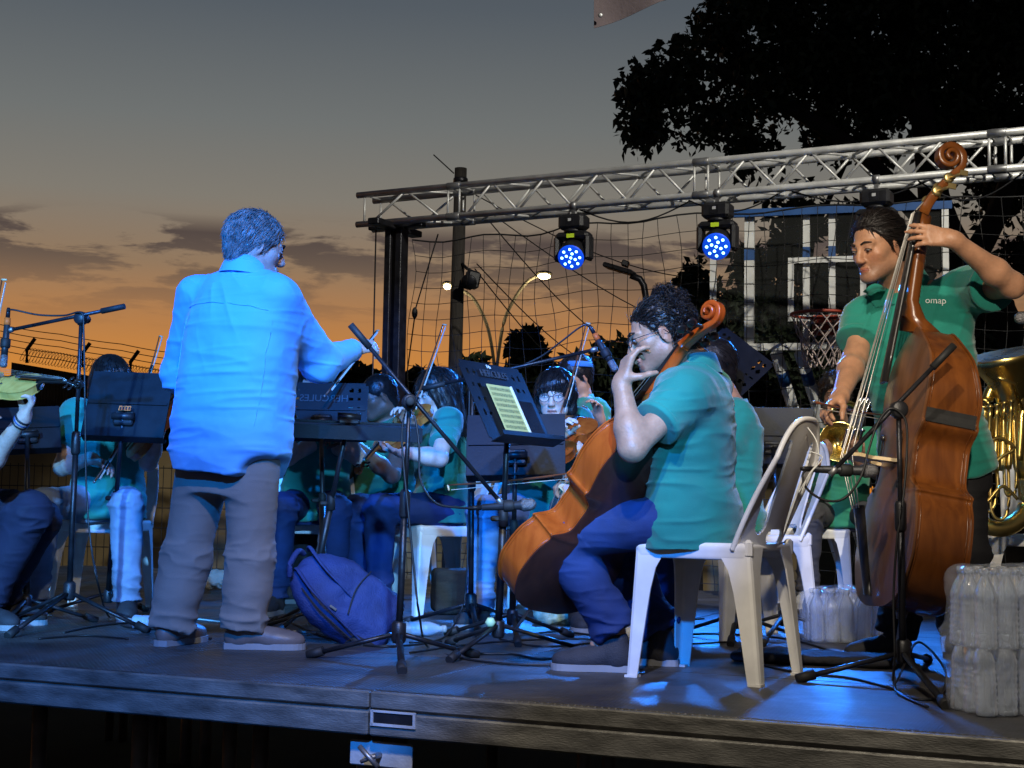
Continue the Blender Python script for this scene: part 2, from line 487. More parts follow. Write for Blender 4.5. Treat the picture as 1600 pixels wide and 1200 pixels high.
# ================================================================ ground and stage
M_COURT = mat('court_surface', (.055, .062, .05), .85, 0, .35, 1.2, .3, 40)
MB().box((0, 60, -.05), (300, 300, .1)).build('ground', M_COURT)['kind'] = 'structure'

def floor_material():
    m = bpy.data.materials.new('film_faced_ply'); m.use_nodes = True; t = m.node_tree; p = t.nodes['Principled BSDF']
    c = t.nodes.new('ShaderNodeTexCoord'); mp_ = t.nodes.new('ShaderNodeMapping'); mp_.inputs['Rotation'].default_value = (0, 0, math.radians(23.6))
    t.links.new(c.outputs['Object'], mp_.inputs[0])
    n = t.nodes.new('ShaderNodeTexNoise'); n.inputs['Scale'].default_value = 3.2; n.inputs['Detail'].default_value = 8; n.inputs['Roughness'].default_value = .7
    t.links.new(mp_.outputs[0], n.inputs['Vector'])
    r = t.nodes.new('ShaderNodeValToRGB'); r.color_ramp.elements[0].position = .3; r.color_ramp.elements[1].position = .72
    r.color_ramp.elements[0].color = (.020, .019, .018, 1); r.color_ramp.elements[1].color = (.075, .07, .066, 1)
    t.links.new(n.outputs['Fac'], r.inputs[0])
    m4 = t.nodes.new('ShaderNodeMapping'); m4.inputs['Scale'].default_value = (3, 14, 1); m4.inputs['Rotation'].default_value = (0, 0, .9); t.links.new(c.outputs['Object'], m4.inputs[0])
    n4 = t.nodes.new('ShaderNodeTexNoise'); n4.inputs['Scale'].default_value = 2.6; n4.inputs['Detail'].default_value = 9; n4.inputs['Roughness'].default_value = .75; t.links.new(m4.outputs[0], n4.inputs['Vector'])
    q4 = t.nodes.new('ShaderNodeMapRange'); q4.inputs['From Min'].default_value = .56; q4.inputs['From Max'].default_value = .74; q4.inputs['To Max'].default_value = .6; t.links.new(n4.outputs['Fac'], q4.inputs['Value'])
    x4 = t.nodes.new('ShaderNodeMixRGB'); x4.inputs[2].default_value = (.19, .18, .165, 1); t.links.new(q4.outputs[0], x4.inputs[0]); t.links.new(r.outputs[0], x4.inputs[1]); t.links.new(x4.outputs[0], p.inputs['Base Color'])
    rr = t.nodes.new('ShaderNodeMapRange'); rr.inputs['From Min'].default_value = .3; rr.inputs['From Max'].default_value = .7
    rr.inputs['To Min'].default_value = .28; rr.inputs['To Max'].default_value = .62
    t.links.new(n.outputs['Fac'], rr.inputs['Value']); t.links.new(rr.outputs[0], p.inputs['Roughness'])
    w = []
    for rot in (45, -45):
        m2 = t.nodes.new('ShaderNodeMapping'); m2.inputs['Rotation'].default_value = (0, 0, math.radians(rot)); t.links.new(mp_.outputs[0], m2.inputs[0])
        wv = t.nodes.new('ShaderNodeTexWave'); wv.inputs['Scale'].default_value = 22; t.links.new(m2.outputs[0], wv.inputs['Vector']); w.append(wv)
    mx = t.nodes.new('ShaderNodeMath'); mx.operation = 'MAXIMUM'
    t.links.new(w[0].outputs['Fac'], mx.inputs[0]); t.links.new(w[1].outputs['Fac'], mx.inputs[1])
    bp = t.nodes.new('ShaderNodeBump'); bp.inputs['Strength'].default_value = .35; bp.inputs['Distance'].default_value = .004
    t.links.new(mx.outputs[0], bp.inputs['Height']); t.links.new(bp.outputs[0], p.inputs['Normal'])
    return m
M_FLOOR = floor_material()
M_EDGE = mat('scuffed_aluminium_rail', (.18, .175, .155), .5, .5, .5, 7, .25, 70, stretch=(1, 1, 4))
M_LEG = mat('stage_leg_steel', (.22, .22, .21), .5, .6, .35, 8)

SA = V((-1.75, 5.03, 0)); SE = V((.9163, -.4008, 0)); SN = V((.4008, .9163, 0)); SZ = V((0, 0, 1)); SX = (SE, SN, SZ)
def sp(t, n, z): return SA + SE * t + SN * n + SZ * z
stage = empty('stage', sp(1.47, 2.9, 0), 'low outdoor stage of dark ply decks with scuffed aluminium front rail', 'stage')
dk = {}
for c in range(-3, 3):
    for r in range(6):
        t0 = 1.468 + 2 * c - 2 + 2; w = .996
        m = MB().box(sp(t0 + 1, .02 + r * .97 + .485, .975), (2 * .998, .9665, .05), SX, .004)
        m.build('deck_panel', M_FLOOR, stage)
for c in range(-3, 3):
    t0 = 1.468 + 2 * c
    m = MB()
    m.box(sp(t0 + 1, .006, .9735), (1.994, .026, .049), SX, .004)
    m.box(sp(t0 + 1, .016, .945), (1.994, .02, .012), SX)
    m.box(sp(t0 + 1, .004, .905), (1.994, .03, .07), SX, .005)
    m.build('edge_rail', M_EDGE, stage)
    for (dt, n) in ((.055, .08), (-.055, .08), (.055, 1.95), (-.055, 1.95), (.055, 3.9), (-.055, 3.9), (.9, .9), (1.1, 2.9)):
        MB().tube([sp(t0 + dt, n, 0), sp(t0 + dt, n, .93)], .028, 12).build('leg', M_LEG, stage)
for k in range(7):
    MB().tube([sp(-.62 + k * .33, .35 + .25 * (k % 3), 0), sp(-.62 + k * .33, .35 + .25 * (k % 3), .93)], .03, 12).build('leg', M_LEG, stage)
# recessed grip beside the joint
g = MB(); t0 = 1.468
g.box(sp(t0 + .085, -.014, .944), (.15, .006, .006), SX).box(sp(t0 + .085, -.014, .905), (.15, .006, .008), SX)
g.box(sp(t0 + .015, -.014, .925), (.008, .006, .045), SX).box(sp(t0 + .155, -.014, .925), (.008, .006, .045), SX)
gr = g.build('grip_frame', M_ALU, stage)
MB().box(sp(t0 + .085, -.0125, .925), (.13, .002, .032), SX).build('grip_recess', M_BLACK, stage)
# clamp plate with wing bolt joining the two front legs
cl = MB().box(sp(t0 + .02, .038, .81), (.21, .012, .075), SX, .004).build('clamp_plate', M_ALU, stage)
wb = MB().tube([sp(t0 + .02, .03, .81), sp(t0 + .02, -.03, .81)], .009, 8)
wb.tube([sp(t0 - .018, -.028, .84), sp(t0 + .045, -.028, .785)], .008, 8).tube([sp(t0 - .012, -.028, .795), sp(t0 + .035, -.02, .815)], .006, 8)
wb.build('wing_bolt', M_STEEL, cl)

fc = empty('flight_case', fl(40, 1165, 0), 'black flight case under the left end of the stage', 'case')
b0 = sp(-.05, 1.3, .2)
MB().box(b0, (.75, .5, .4), SX, .012).build('case_body', M_BLACK, fc)
for a in (-.36, .36): MB().box(b0 + SE * a + SN * -.252, (.03, .012, .4), SX).build('corner_strip', M_LEG, fc)
MB().box(b0 + SN * -.256 + SZ * .05, (.1, .01, .05), SX).build('latch', M_STEEL, fc)

# ================================================================ background
M_DARKLEAF = mat('dark_leaves', (.022, .034, .014), .7, 0, .5, 3)
M_BARK = mat('bark', (.016, .013, .010), .9, 0, .4, 12, .6, 30)
M_HILL = mat('scrub_hill', (.022, .026, .014), .95, 0, .5, 2)
M_OCHRE = mat('ochre_render', (.24, .18, .09), .9, 0, .3, 1.5, .2, 30)
M_FENCE = mat('fence_wire', (.03, .03, .03), .6, .3, .3, 10)

P = []
for i in range(41):
    x = -34 + 44 * i / 40
    row = []
    for j in range(9):
        y = 24 + 14 * j / 8
        hh = 2.5 * math.exp(-((x + 12.5) / 3.2) ** 2) + 1.6 + .25 * math.sin(x * .9 + 1) + .15 * math.sin(x * 2.3)
        row.append(V((x, y, max(-.05, hh * math.sin(math.pi * min(1, j / 4 + .02) / 2) - .3) if j else -.05)))
    P.append(row)
hill = MB().grid(P).build('hill', M_HILL); hill['kind'] = 'structure'

mo = MB().grid([[V((x, 20 + 2.5 * j / 6, max(-.05, 4.15 * math.exp(-((x + 9.6) / 4.0) ** 2) * math.sin(math.pi * j / 6 * .5) + (.10 * math.sin(x * 7.3) + .08 * math.sin(x * 13.1 + 2)) * (j / 6)))) for j in range(7)] for x in np.linspace(-16, -2, 90)]).build('hill', M_HILL); mo['kind'] = 'structure'
wl = MB().box((-5.0, 17, 1.05), (17, .2, 2.1), None, .02).build('boundary_wall', M_OCHRE)
tag(wl, 'low ochre rendered wall behind the dark mesh fence, far left', 'wall')
fe = empty('mesh_fence', (-4, 14.5, 0), 'dark welded mesh fence panels standing in front of the ochre wall', 'fence')
for k in range(6):
    x0 = -9.5 + k * 1.9
    MB().box((x0, 14.5, .98), (.09, .09, 1.96)).build('post', M_FENCE, fe)
    w = MB()
    for i in range(1, 24): w.tube([(x0 + i * .079, 14.48, .05), (x0 + i * .079, 14.48, 1.88)], .0045, 3, False)
    for i in range(10): w.tube([(x0 + .04, 14.47, .1 + i * .195), (x0 + 1.86, 14.47, .1 + i * .195)], .0055, 3, False)
    w.build('mesh_panel', M_FENCE, fe)

# security fence with coil on the skyline
sf = empty('security_fence', q(120, 600, 22), 'skyline fence with razor wire coil and cranked posts, far left', 'fence')
M_CORR = mat('corrugated_sheet', (.16, .12, .07), .7, .2, .3, 6)
p0, p1 = q(18, 566, 21.5), q(285, 612, 21.5)
cg = MB(); dv = (p1 - p0); n = 110
top = [p0 + dv * (i / n) + V((0, .03 * (i % 2), 0)) for i in range(n + 1)]
cg.grid([top, [p + V((0, 0, -.55)) for p in top]], False).build('corrugated_sheet', M_CORR, sf)
for k, (px, py) in enumerate(((42, 553), (128, 560), (204, 572))):
    a = q(px, py + 14, 21.4); b = q(px, py - 6, 21.4); c = q(px + 13, py - 24, 21.4)
    MB().tube([a, b, c], .03, 5).build('post', M_FENCE, sf)
for k in range(5):
    a = q(0, 507 + k * 10, 21.4); b = q(285, 553 + k * 10, 21.4)
    MB().tube([a + (b - a) * t + V((0, 0, -.015 * math.sin(math.pi * (t * 3 % 1)))) for t in np.linspace(0, 1, 19)], .007, 3, False).build('wire', M_FENCE, sf)
co = []
for i in range(700):
    t = i / 700; a = i * .42
    c = q(35 + 230 * t, 556 + 38 * t, 21.4)
    co.append(c + V((.05 * math.cos(a), .10 * math.sin(a), .10 * math.cos(a) + .03)))
MB().tube(co, .004, 3, False).build('razor_coil', M_FENCE, sf)


def leaf_cloud(clusters, count, size, rng, flat=.5):
    """clusters: (centre, radius vector, weight); leaf faces spread through lobes, denser at their skins"""
    w = np.array([c[2] for c in clusters], float); w /= w.sum()
    pick = rng.choice(len(clusters), count, p=w)
    C = np.array([list(c[0]) for c in clusters])[pick]; R = np.array([list(c[1]) for c in clusters])[pick]
    d = rng.normal(size=(count, 3)); d /= np.linalg.norm(d, axis=1)[:, None]
    rad = rng.random(count) ** .55
    P = C + d * R * rad[:, None]
    keep = vnoise(P / (np.mean(R) * .38) , 3) > .36
    P = P[keep]; n = len(P)
    ax = rng.normal(size=(n, 3)); ax[:, 2] -= .5; ax /= np.linalg.norm(ax, axis=1)[:, None]
    up = rng.normal(size=(n, 3)); sd = np.cross(ax, up); sd /= np.linalg.norm(sd, axis=1)[:, None]; nn = np.cross(sd, ax)
    L = (size * (.6 + .8 * rng.random(n)))[:, None]; W = L * .27
    v = np.stack([P, P + ax * L * .45 + sd * W + nn * W * .3, P + ax * L, P + ax * L * .45 - sd * W + nn * W * .3], 1).reshape(-1, 3)
    return v, np.arange(n * 4).reshape(-1, 4)


def tree(name, label, cat, base, limbs, clusters, count, size, seed, trunk_r=.15, group=None):
    rng = np.random.default_rng(seed)
    t = empty(name, base, label, cat, group)
    if limbs:
        m = MB()
        for (pts, r0, r1) in limbs:
            pp = smoothpath(pts, 5); m.tube(pp, list(np.linspace(r0, r1, len(pp))), 7)
        m.build('trunk', M_BARK, t)
    v, f = leaf_cloud(clusters, count, size, rng)
    link('crown', np_mesh('crown', v, f, False), M_DARKLEAF, t)
    return t


def cc(px, py, Y, rpx, w=None, sy=1.0):
    r = rpx / FPX * Y
    return (q(px, py, Y), (r, r * 1.1, r * sy), w or rpx * rpx)

# the big tree behind the truss on the right
Y0 = 14.5
cl = [cc(1010, 140, 14, 62), cc(960, 160, 14, 24, 500), cc(1005, 205, 14, 42), cc(1060, 110, 14, 55), cc(1070, 190, 14.2, 50), cc(1130, 60, 14.5, 70), cc(1150, 160, 14.5, 80),
      cc(1190, 20, 15, 90), cc(1240, 110, 15, 100), cc(1180, 240, 14.5, 45), cc(1330, 40, 15, 120), cc(1370, 150, 15, 110), cc(1450, 60, 15, 130), cc(1500, 160, 15, 110),
      cc(1590, 60, 15, 130), cc(1620, 200, 15, 110), cc(1420, -90, 15, 190), cc(1640, -60, 15, 190), cc(1250, -80, 15, 120), cc(1290, 215, 15, 50), cc(1560, 290, 15.5, 70),
      cc(1600, 400, 15.5, 45), cc(1460, 390, 15.5, 40), cc(1540, 470, 16, 40), cc(1400, 420, 16, 40), cc(1240, 330, 16, 60, 1800), cc(1320, 400, 16, 55, 1500), cc(1620, 540, 15, 40)]
tb = q(1575, 760, Y0); tb.z = 0
limbs = [([tb, q(1568, 620, Y0), q(1555, 500, Y0), q(1500, 410, Y0), q(1465, 330, Y0), q(1440, 180, Y0), q(1400, 20, 15)], .30, .10),
         ([q(1500, 410, Y0), q(1430, 330, 14.6), q(1330, 230, 14.6), q(1200, 150, 14.6), q(1080, 95, 14.2), q(1050, 130, 14.2)], .13, .02),
         ([q(1440, 180, Y0), q(1330, 110, 14.8), q(1200, 90, 14.8), q(1100, 150, 14.3), q(1020, 170, 14)], .09, .015),
         ([q(1510, 420, Y0), q(1560, 330, 14.6), q(1600, 200, 14.6), q(1640, 80, 15)], .14, .05),
         ([q(1265, 450, 15), q(1240, 420, 15), q(1270, 365, 15), q(1310, 320, 15)], .035, .012),
         ([q(1330, 230, 14.6), q(1300, 300, 14.8), q(1270, 370, 15)], .04, .02)]
tree('broadleaf_tree', 'huge dark broadleaf tree spreading over the truss, upper right', 'tree', tb, limbs, cl, 60000, .105, 11)

def small_tree(label, base_px, Y, blobs, count, size, seed, group='dark trees behind the net'):
    b = q(base_px, 770, Y); b.z = 0
    cx = sum(x[0] for x in blobs) / len(blobs); cy = min(x[1] for x in blobs)
    lim = [([b, q((base_px + cx) / 2, 690, Y), q(cx, cy + 10, Y)], .09, .02)]
    return tree('small_tree', label, 'tree', b, lim, [cc(x, y, Y, r) for x, y, r in blobs], count, size, seed, group=group)

small_tree('small round topped dark tree behind the net under the street lamp', 825, 19, [(825, 527, 20), (815, 545, 24), (838, 548, 22), (825, 580, 32), (800, 592, 22), (850, 600, 26)], 2600, .13, 3)
small_tree('low dark bush at the foot of the wooden pole behind the net', 735, 17, [(735, 572, 18), (722, 566, 9), (752, 568, 9), (740, 600, 26)], 700, .12, 4)
small_tree('spreading dark bush behind the boom microphone, right of the round tree', 955, 17, [(940, 552, 22), (975, 548, 20), (905, 580, 30), (960, 590, 40), (1000, 590, 40), (870, 610, 34)], 3000, .12, 5)
small_tree('feathery dark tree behind the curly haired cellist, left of the backboard', 1088, 16, [(1088, 425, 22), (1075, 445, 26), (1105, 455, 28), (1085, 480, 36), (1115, 510, 34), (1070, 520, 36), (1100, 570, 50)], 4600, .10, 6)
small_tree('dark tree seen through the basketball backboard glass', 1180, 15, [(1165, 400, 22), (1175, 440, 32), (1160, 480, 34), (1210, 470, 34), (1190, 520, 44), (1240, 500, 40), (1300, 520, 44), (1260, 570, 60), (1350, 560, 50), (1230, 400, 40), (1290, 450, 44), (1350, 420, 44), (1250, 350, 34), (1330, 350, 36), (1420, 400, 50), (1440, 500, 50)], 22000, .11, 8)
small_tree('dark bush right of the bass player under the truss', 1530, 13.5, [(1520, 520, 24), (1535, 560, 26), (1580, 600, 40), (1500, 600, 40)], 2500, .11, 9)
# far tree line closing the horizon
rng = np.random.default_rng(5)
cl = []
for i in range(80):
    px = -60 + i * 22; top = 622 + 8 * math.sin(i * 1.3) + rng.integers(-6, 7)
    if px > 470: top -= 34 + (px - 470) * .012 + (12 if 520 < px < 600 else 0)
    for k in range(5): cl.append(cc(px + rng.integers(-10, 10), top + 18 + k * 34, 27, 22))
v, f = leaf_cloud(cl, 60000, .26, rng)
tw = link('far_trees', np_mesh('far_trees', v, f, False), M_DARKLEAF); tw['kind'] = 'stuff'; tag(tw, 'dark far tree line along the horizon behind the stage', 'trees')
hb = MB().grid([[V((x, 30, -.05)), V((x + 1, 31, 2.0 + .35 * math.sin(x * 1.7))), V((x, 34, -.05))] for x in np.linspace(-30, 40, 90)]).build('terrain', M_HILL); hb['kind'] = 'structure'

# utility pole and what hangs on it
wp = empty('utility_pole', V((q(712, 770, 13.4).x, 13.4, 0)), 'tall weathered wooden pole rising behind the truss', 'pole')
a, b = q(703, 790, 13.4), q(720, 263, 13.4); a.z = 0
MB().tube([a, b], [.075, .056], 12).build('pole', M_WOOD_POLE, wp)
MB().tube([b + V((-.06, -.05, -.06)), b + V((-.25, -.1, .10))], .006, 4).build('wire_stub', M_FENCE, wp)
MB().lathe(b + V((0, 0, -.14)), (0, 0, 1), [(0, .062), (.01, .068), (.04, .068), (.05, .062)], 12).build('band', M_BLACKM, wp)
ls = empty('pole_floodlight', q(737, 437, 13.3), 'small dark floodlight bracketed to the wooden pole', 'floodlight')
c = q(738, 437, 13.2)
MB().box(c, (.13, .1, .16), axes((.9, .3, -.2)), .02).build('housing', M_BLACK, ls)
MB().lathe(c + V((-.02, -.05, -.02)), (-.3, -1, -.5), [(0, .06), (.03, .075), (.04, .07)], 12).build('bezel', M_BLACKM, ls)
MB().tube([q(722, 412, 13.35), q(730, 420, 13.3), q(740, 425, 13.25)], .014, 6).tube([q(722, 448, 13.35), q(735, 452, 13.3)], .012, 6).build('bracket', M_BLACKM, ls)

# twin arm street lamp, lit
M_LAMP = mat('warm_lamp_glass', (1.0, .80, .38), emit=16)
M_GALV = mat('galvanised_pole', (.25, .24, .20), .6, .4, .2, 4)
sl = empty('street_lamp', V((q(773, 700, 34).x, 34, 0)), 'tall twin armed street lamp, both heads lit warm yellow', 'street lamp')
LB = q(774, 600, 34); lb0 = LB.copy(); lb0.z = 0
MB().tube([lb0, LB], .07, 8).build('pole', M_GALV, sl)
for pts, hd in (([(774, 600), (778, 560), (787, 505), (802, 470), (822, 442), (838, 432)], (850, 431)), ([(774, 600), (771, 560), (763, 515), (750, 483), (735, 462), (712, 449)], (699, 447))):
    MB().tube(smoothpath([q(x, y, 34) for x, y in pts], 5), .045, 6).build('arm', M_GALV, sl)
    c = q(*hd, 34); s = 1 if hd[0] > 800 else .6
    h_ = MB().sphere(c + V((0, 0, .05)), (.17 * s + .03, .2, .07), 12, 6).build('lamp_head', M_GALV, sl)
    MB().sphere(c + V((0, -.06, -.02)), (.15 * s, .17, .07), 12, 6).build('lamp_glass', M_LAMP, h_)
    d = bpy.data.lights.new('street_lamp_light', 'POINT'); d.color = (1, .75, .4); d.energy = 30; d.shadow_soft_size = .15
    o = bpy.data.objects.new('street_lamp_light', d); COL.objects.link(o); o.location = c + V((0, -.3, -.3))

fl2 = empty('led_street_light', V((q(1010, 700, 15).x, 15, 0)), 'unlit flat street light head on a cranked pole above the cellist', 'street lamp')
b0 = q(1010, 470, 15); b1 = b0.copy(); b1.z = 0
MB().tube([b1, b0, q(1006, 446, 15), q(1000, 436, 15), q(985, 430, 15)], .035, 8).build('pole', M_BLACKM, fl2)
c = q(968, 421, 15)
MB().box(c, (.32, .22, .05), axes((.88, -.3, -.3)), .012).build('light_head', M_BLACK, fl2)
MB().box(c + V((.06, 0, .06)), (.08, .1, .06), axes((.9, -.1, -.36)), .01).build('sensor_box', M_BLACK, fl2)

for k, (a, b) in enumerate((((745, 412), (1010, 600)), ((742, 420), (990, 640)), ((735, 300), (1180, 440)), ((760, 340), (1060, 590)), ((770, 335), (1240, 560)))):
    A, B = q(*a, 13.5), q(*b, 20 - k)
    w = MB().tube([A + (B - A) * t + V((0, 0, -.25 * math.sin(math.pi * t))) for t in np.linspace(0, 1, 14)], .007, 3, False).build('overhead_cable', M_FENCE)
    tag(w, ['thin overhead cable from the wooden pole ending lowest above the cello stand', 'thin overhead cable crossing just below the floodlight on the wooden pole', 'thin overhead cable from the truss end towards the backboard', 'thin overhead cable running down in front of the street lamp head', 'long thin overhead cable reaching furthest right behind the net'][k], 'cable', 'overhead cables from the wooden pole')

# ================================================================ truss, tower, moving heads
TA = q(562, 305, 11.5); TB = q(1600, 200, 9.17); TD = (TB - TA); TD.z = 0; TLEN = TD.length + 1.6; TD.normalize()
TP = V((-TD.y, TD.x, 0)); TZ = V((0, 0, 1)); TS = .235
if TP.y < 0: TP = -TP
tr = empty('lighting_truss', TA + TD * 2 + TZ * -TS, 'long aluminium box truss spanning above the back of the stage', 'truss')
def tpt(t, p, z): return TA + TD * t + TP * p + TZ * z
joints = [0, .86, 2.86, 4.86, 6.86]
for (p, z) in ((0, 0), (TS, 0), (0, -TS), (TS, -TS)):
    MB().tube([tpt(-.02, p, z), tpt(TLEN, p, z)], .025, 12).build('chord', M_ALU, tr)
    for j in joints[1:]:
        MB().lathe(tpt(j - .06, p, z), TD, [(0, .026), (.005, .030), (.115, .030), (.12, .026)], 12).build('coupler', M_STEEL, tr)
def brace(a, b): MB().tube([a, b], .0095, 6).build('brace', M_ALU, tr)
for s in range(len(joints) - 1):
    t0, t1 = joints[s] + .05, joints[s + 1] - .05
    n = max(2, int(round((t1 - t0 - .12) / .2)) // 2 * 2)
    for (a0, b0, a1, b1) in ((0, 0, 0, -TS), (TS, 0, TS, -TS), (0, 0, TS, 0), (0, -TS, TS, -TS)):
        for t in (t0, t1): brace(tpt(t, a0, b0), tpt(t, a1, b1))
        for i in range(n):
            u0 = t0 + .06 + (t1 - t0 - .12) * i / n; u1 = t0 + .06 + (t1 - t0 - .12) * (i + 1) / n
            A, B = ((a0, b0), (a1, b1)) if (i + (a0 > 0)) % 2 else ((a1, b1), (a0, b0))
            brace(tpt(u0, *A), tpt(u1, *B))
for tt, lab in ((.28, 'black steel lifting tower carrying the left end of the truss'), (TLEN - .3, 'black steel lifting tower carrying the right end of the truss')):
    base = tpt(tt, TS / 2, 0); base.z = 0
    tw = empty('lifting_tower', base, lab, 'tower')
    topz = TA.z - TS - .03
    for dx in (-.05, .05):
        MB().box(base + TD * dx + TZ * (topz / 2), (.055, .11, topz), (TD, TP, TZ), .004).build('mast', M_BLACKM, tw)
    MB().box(base + TZ * (topz + .0) + TP * -.02, (.10, TS + .42, .05), (TD, TP, TZ), .006).build('cradle', M_BLACKM, tw)
    MB().box(base + TZ * (topz + .02) + TD * -.0, (.5, .07, .045), (TD, TP, TZ), .006).build('cross_arm', M_BLACKM, tw)
    for a in ((1, 1), (-1, 1), (1, -1), (-1, -1)):
        MB().tube([base + TZ * .25, base + TD * a[0] * .6 + TP * a[1] * .6 + TZ * .02], .025, 6).build('outrigger', M_BLACKM, tw)
    MB().tube([base + TD * -.12 + TP * -.1 + TZ * .6, base + TD * -.13 + TP * -.1 + TZ * topz], .006, 4).build('winch_cable', M_CABLE, tw)
gw = MB().tube([tpt(.55, .3, -.3), q(650, 480, 12.2), q(628, 640, 12.6)], .006, 4).sphere(q(648, 489, 12.2), (.025, .025, .05), 8, 6).build('guy_rope', M_FENCE)
tag(gw, 'slack guy rope with a small weight beside the left tower', 'rope')

# ball net behind the truss
NB = 1.0; nt = MB(); cell = .135
nu, nv = 50, 30
NP = [[tpt(-.12 + i * cell + .018 * math.sin(j * .7 + i * .3) + .012 * math.sin(i * 2.1 + j), NB + .05 * math.sin(i * .35) + .03 * math.sin(j * .6 + i), -.18 - j * cell - .02 * math.sin(i * .9) - .02 * math.sin(i * .23) * (nv - j) / nv) for j in range(nv + 1)] for i in range(nu + 1)]
for i in range(nu + 1): nt.tube(NP[i], .0032, 3, False)
for j in range(nv + 1): nt.tube([NP[i][j] for i in range(nu + 1)], .0032 if j else .008, 3, False)
tag(nt.build('ball_net', M_FENCE), 'black square meshed ball net hanging behind the truss', 'net')

M_LED = mat('blue_led', (.30, .80, 1.0), emit=6)
M_LEDRING = mat('lens_glow', (.005, .09, .9), emit=.45)
M_YEL = mat('yellow_label', (.55, .75, .03), .5, 0, .05)
M_PAPER = mat('grey_print_label', (.45, .45, .45), .6, 0, .1)
def moving_head(px, aim, label, power=900):
    # position along the front lower chord
    best = min((abs((lambda v: v.x / v.y)(tpt(t, 0, -TS) - CAM) - (px - 800 + 0) / FPX), t) for t in np.linspace(0, TLEN, 900))
    c0 = tpt(best[1], 0, -TS)
    mh = empty('moving_head_light', c0 + TZ * -.06, label, 'stage light', 'moving head lights hanging from the truss')
    X, Y, Z = TD, TP, TZ
    MB().lathe(c0 + X * -.02, X, [(0, .034), (.04, .034)], 12).box(c0 + Z * -.05, (.03, .03, .05), (X, Y, Z)).build('clamp', M_STEEL, mh)
    MB().box(c0 + Z * -.055 + Y * -.012, (.05, .004, .02), (X, Y, Z)).build('safety_plate', M_PAPER, mh)
    bb = c0 + Z * -.125
    MB().box(bb, (.20, .15, .11), (X, Y, Z), .02).build('base', M_BLACK, mh)
    pn = MB().box(bb + Y * -.0765, (.06, .003, .055), (X, Y, Z)).build('display', M_BLACKM, mh)
    MB().box(bb + Y * -.0785 + Z * .01, (.025, .002, .02), (X, Y, Z)).build('print', M_PAPER, pn)
    yk = bb + Z * -.055
    MB().lathe(yk, -Z, [(0, .07), (.02, .07)], 16).box(yk + Z * -.045, (.265, .12, .055), (X, Y, Z), .02).build('yoke', M_BLACK, mh)
    MB().box(yk + Z * -.05 + Y * -.0615, (.06, .003, .03), (X, Y, Z)).build('sticker', M_YEL, mh)
    for s in (-1, 1): MB().box(yk + X * (s * .122) + Z * -.135, (.04, .115, .19), (X, Y, Z), .018).build('yoke_arm', M_BLACK, mh)
    hc = yk + Z * -.165; d = (V(aim) - hc).normalized()
    hd = MB().lathe(hc - d * .10, d, [(0, .05), (.012, .085), (.10, .10), (.17, .098), (.19, .092)], 24).build('head', M_BLACK, mh)
    fx, fy = frame(d)
    MB().lathe(hc + d * .088, d, [(0, .096), (.008, .097), (.012, .088)], 24).build('lens_rim', M_LEDRING, mh)
    L = MB().lathe(hc + d * .089, d, [(0, .086), (.004, .086)], 24).build('lens_plate', M_LEDRING, mh)
    k = 0
    for (rr, n, o) in ((.0, 1, 0), (.034, 4, .4), (.066, 8, 0)):
        for i in range(n):
            a = 2 * math.pi * i / n + o
            MB().sphere(hc + d * .093 + fx * rr * math.cos(a) + fy * rr * math.sin(a), (.0175, .0175, .009), 10, 6, (fx, fy, d)).build('led', M_LED, L)
    spot('moving_head_beam', hc + d * .13, aim, (.02, .22, 1.0), power, 54, .8, .10)
    return mh
moving_head(893, (-.6, 7.0, 1.0), 'black moving head stage light with glowing blue lens, left of the pair above the net')
moving_head(1121, (.3, 5.6, 1.0), 'black moving head stage light with glowing blue lens beside the backboard')
moving_head(1372, (1.3, 5.0, .9), 'black moving head stage light hanging right above the bass player', 420)
# drooping cables under the truss
for k, (t0, t1, sag) in enumerate(((1.9, 2.75, .12), (2.75, 3.4, .1), (3.5, 4.4, .1), (4.35, 5.0, .15))):
    A, B = tpt(t0, .05, -TS - .02), tpt(t1, .05, -TS - .03)
    tag(MB().tube([A + (B - A) * t + TZ * (-sag * math.sin(math.pi * t)) for t in np.linspace(0, 1, 12)], .006, 5).build('lamp_cable', M_CABLE),
        ['black cable drooping under the truss left of the first stage light', 'black cable drooping under the truss just right of the first stage light', 'black cable drooping under the truss left of the backboard lamp', 'black cable drooping under the truss above the backboard'][k], 'cable', 'cables drooping under the truss')

# ================================================================ basketball backboard and hoop
BC = q(1292, 437, 11.2); BX = V((.955, -.296, 0)); BN = V((-.296, -.955, 0)); BZ = V((0, 0, 1)); BA = (BX, BN, BZ)
bk = empty('basketball_backboard', V((BC.x, BC.y + 1.2, 0)), 'clear basketball backboard with white frame and orange rim behind the bass player', 'backboard')
def bp_(x, z, n=0): return BC + BX * x + BZ * z + BN * n
M_GLASS = mat('scratched_acrylic', (.5, .52, .5), .25, 0, .2, 3, alpha=.018)
MB().box(bp_(0, 0), (1.80, .012, 1.05), BA).build('glass_panel', M_GLASS, bk)
for x, w in ((-.875, .05), (.875, .05)): MB().box(bp_(x, 0, .012), (w, .02, 1.06), BA).build('side_frame', M_WHITE, bk)
for z in (-.515, ): MB().box(bp_(0, z, .014), (1.84, .024, .055), BA).build('bottom_frame', M_WHITE, bk)
MB().box(bp_(.05, .54, .014), (1.75, .03, .06), BA).build('top_frame', M_BLUEP, bk)
for x in (-.60, ): MB().box(bp_(x, 0, -.05), (.075, .05, 1.04), BA).build('support_bar', M_WHITE, bk)
for x in (-.16, .035): MB().box(bp_(x, 0, -.05), (.05, .04, 1.04), BA).build('support_bar', M_WHITE, bk)
for x, w in ((-.60, .077), (-.16, .052), (.035, .052)): MB().box(bp_(x, .22, -.05), (w, .054, .09), BA).build('blue_band', M_BLUEP, bk)
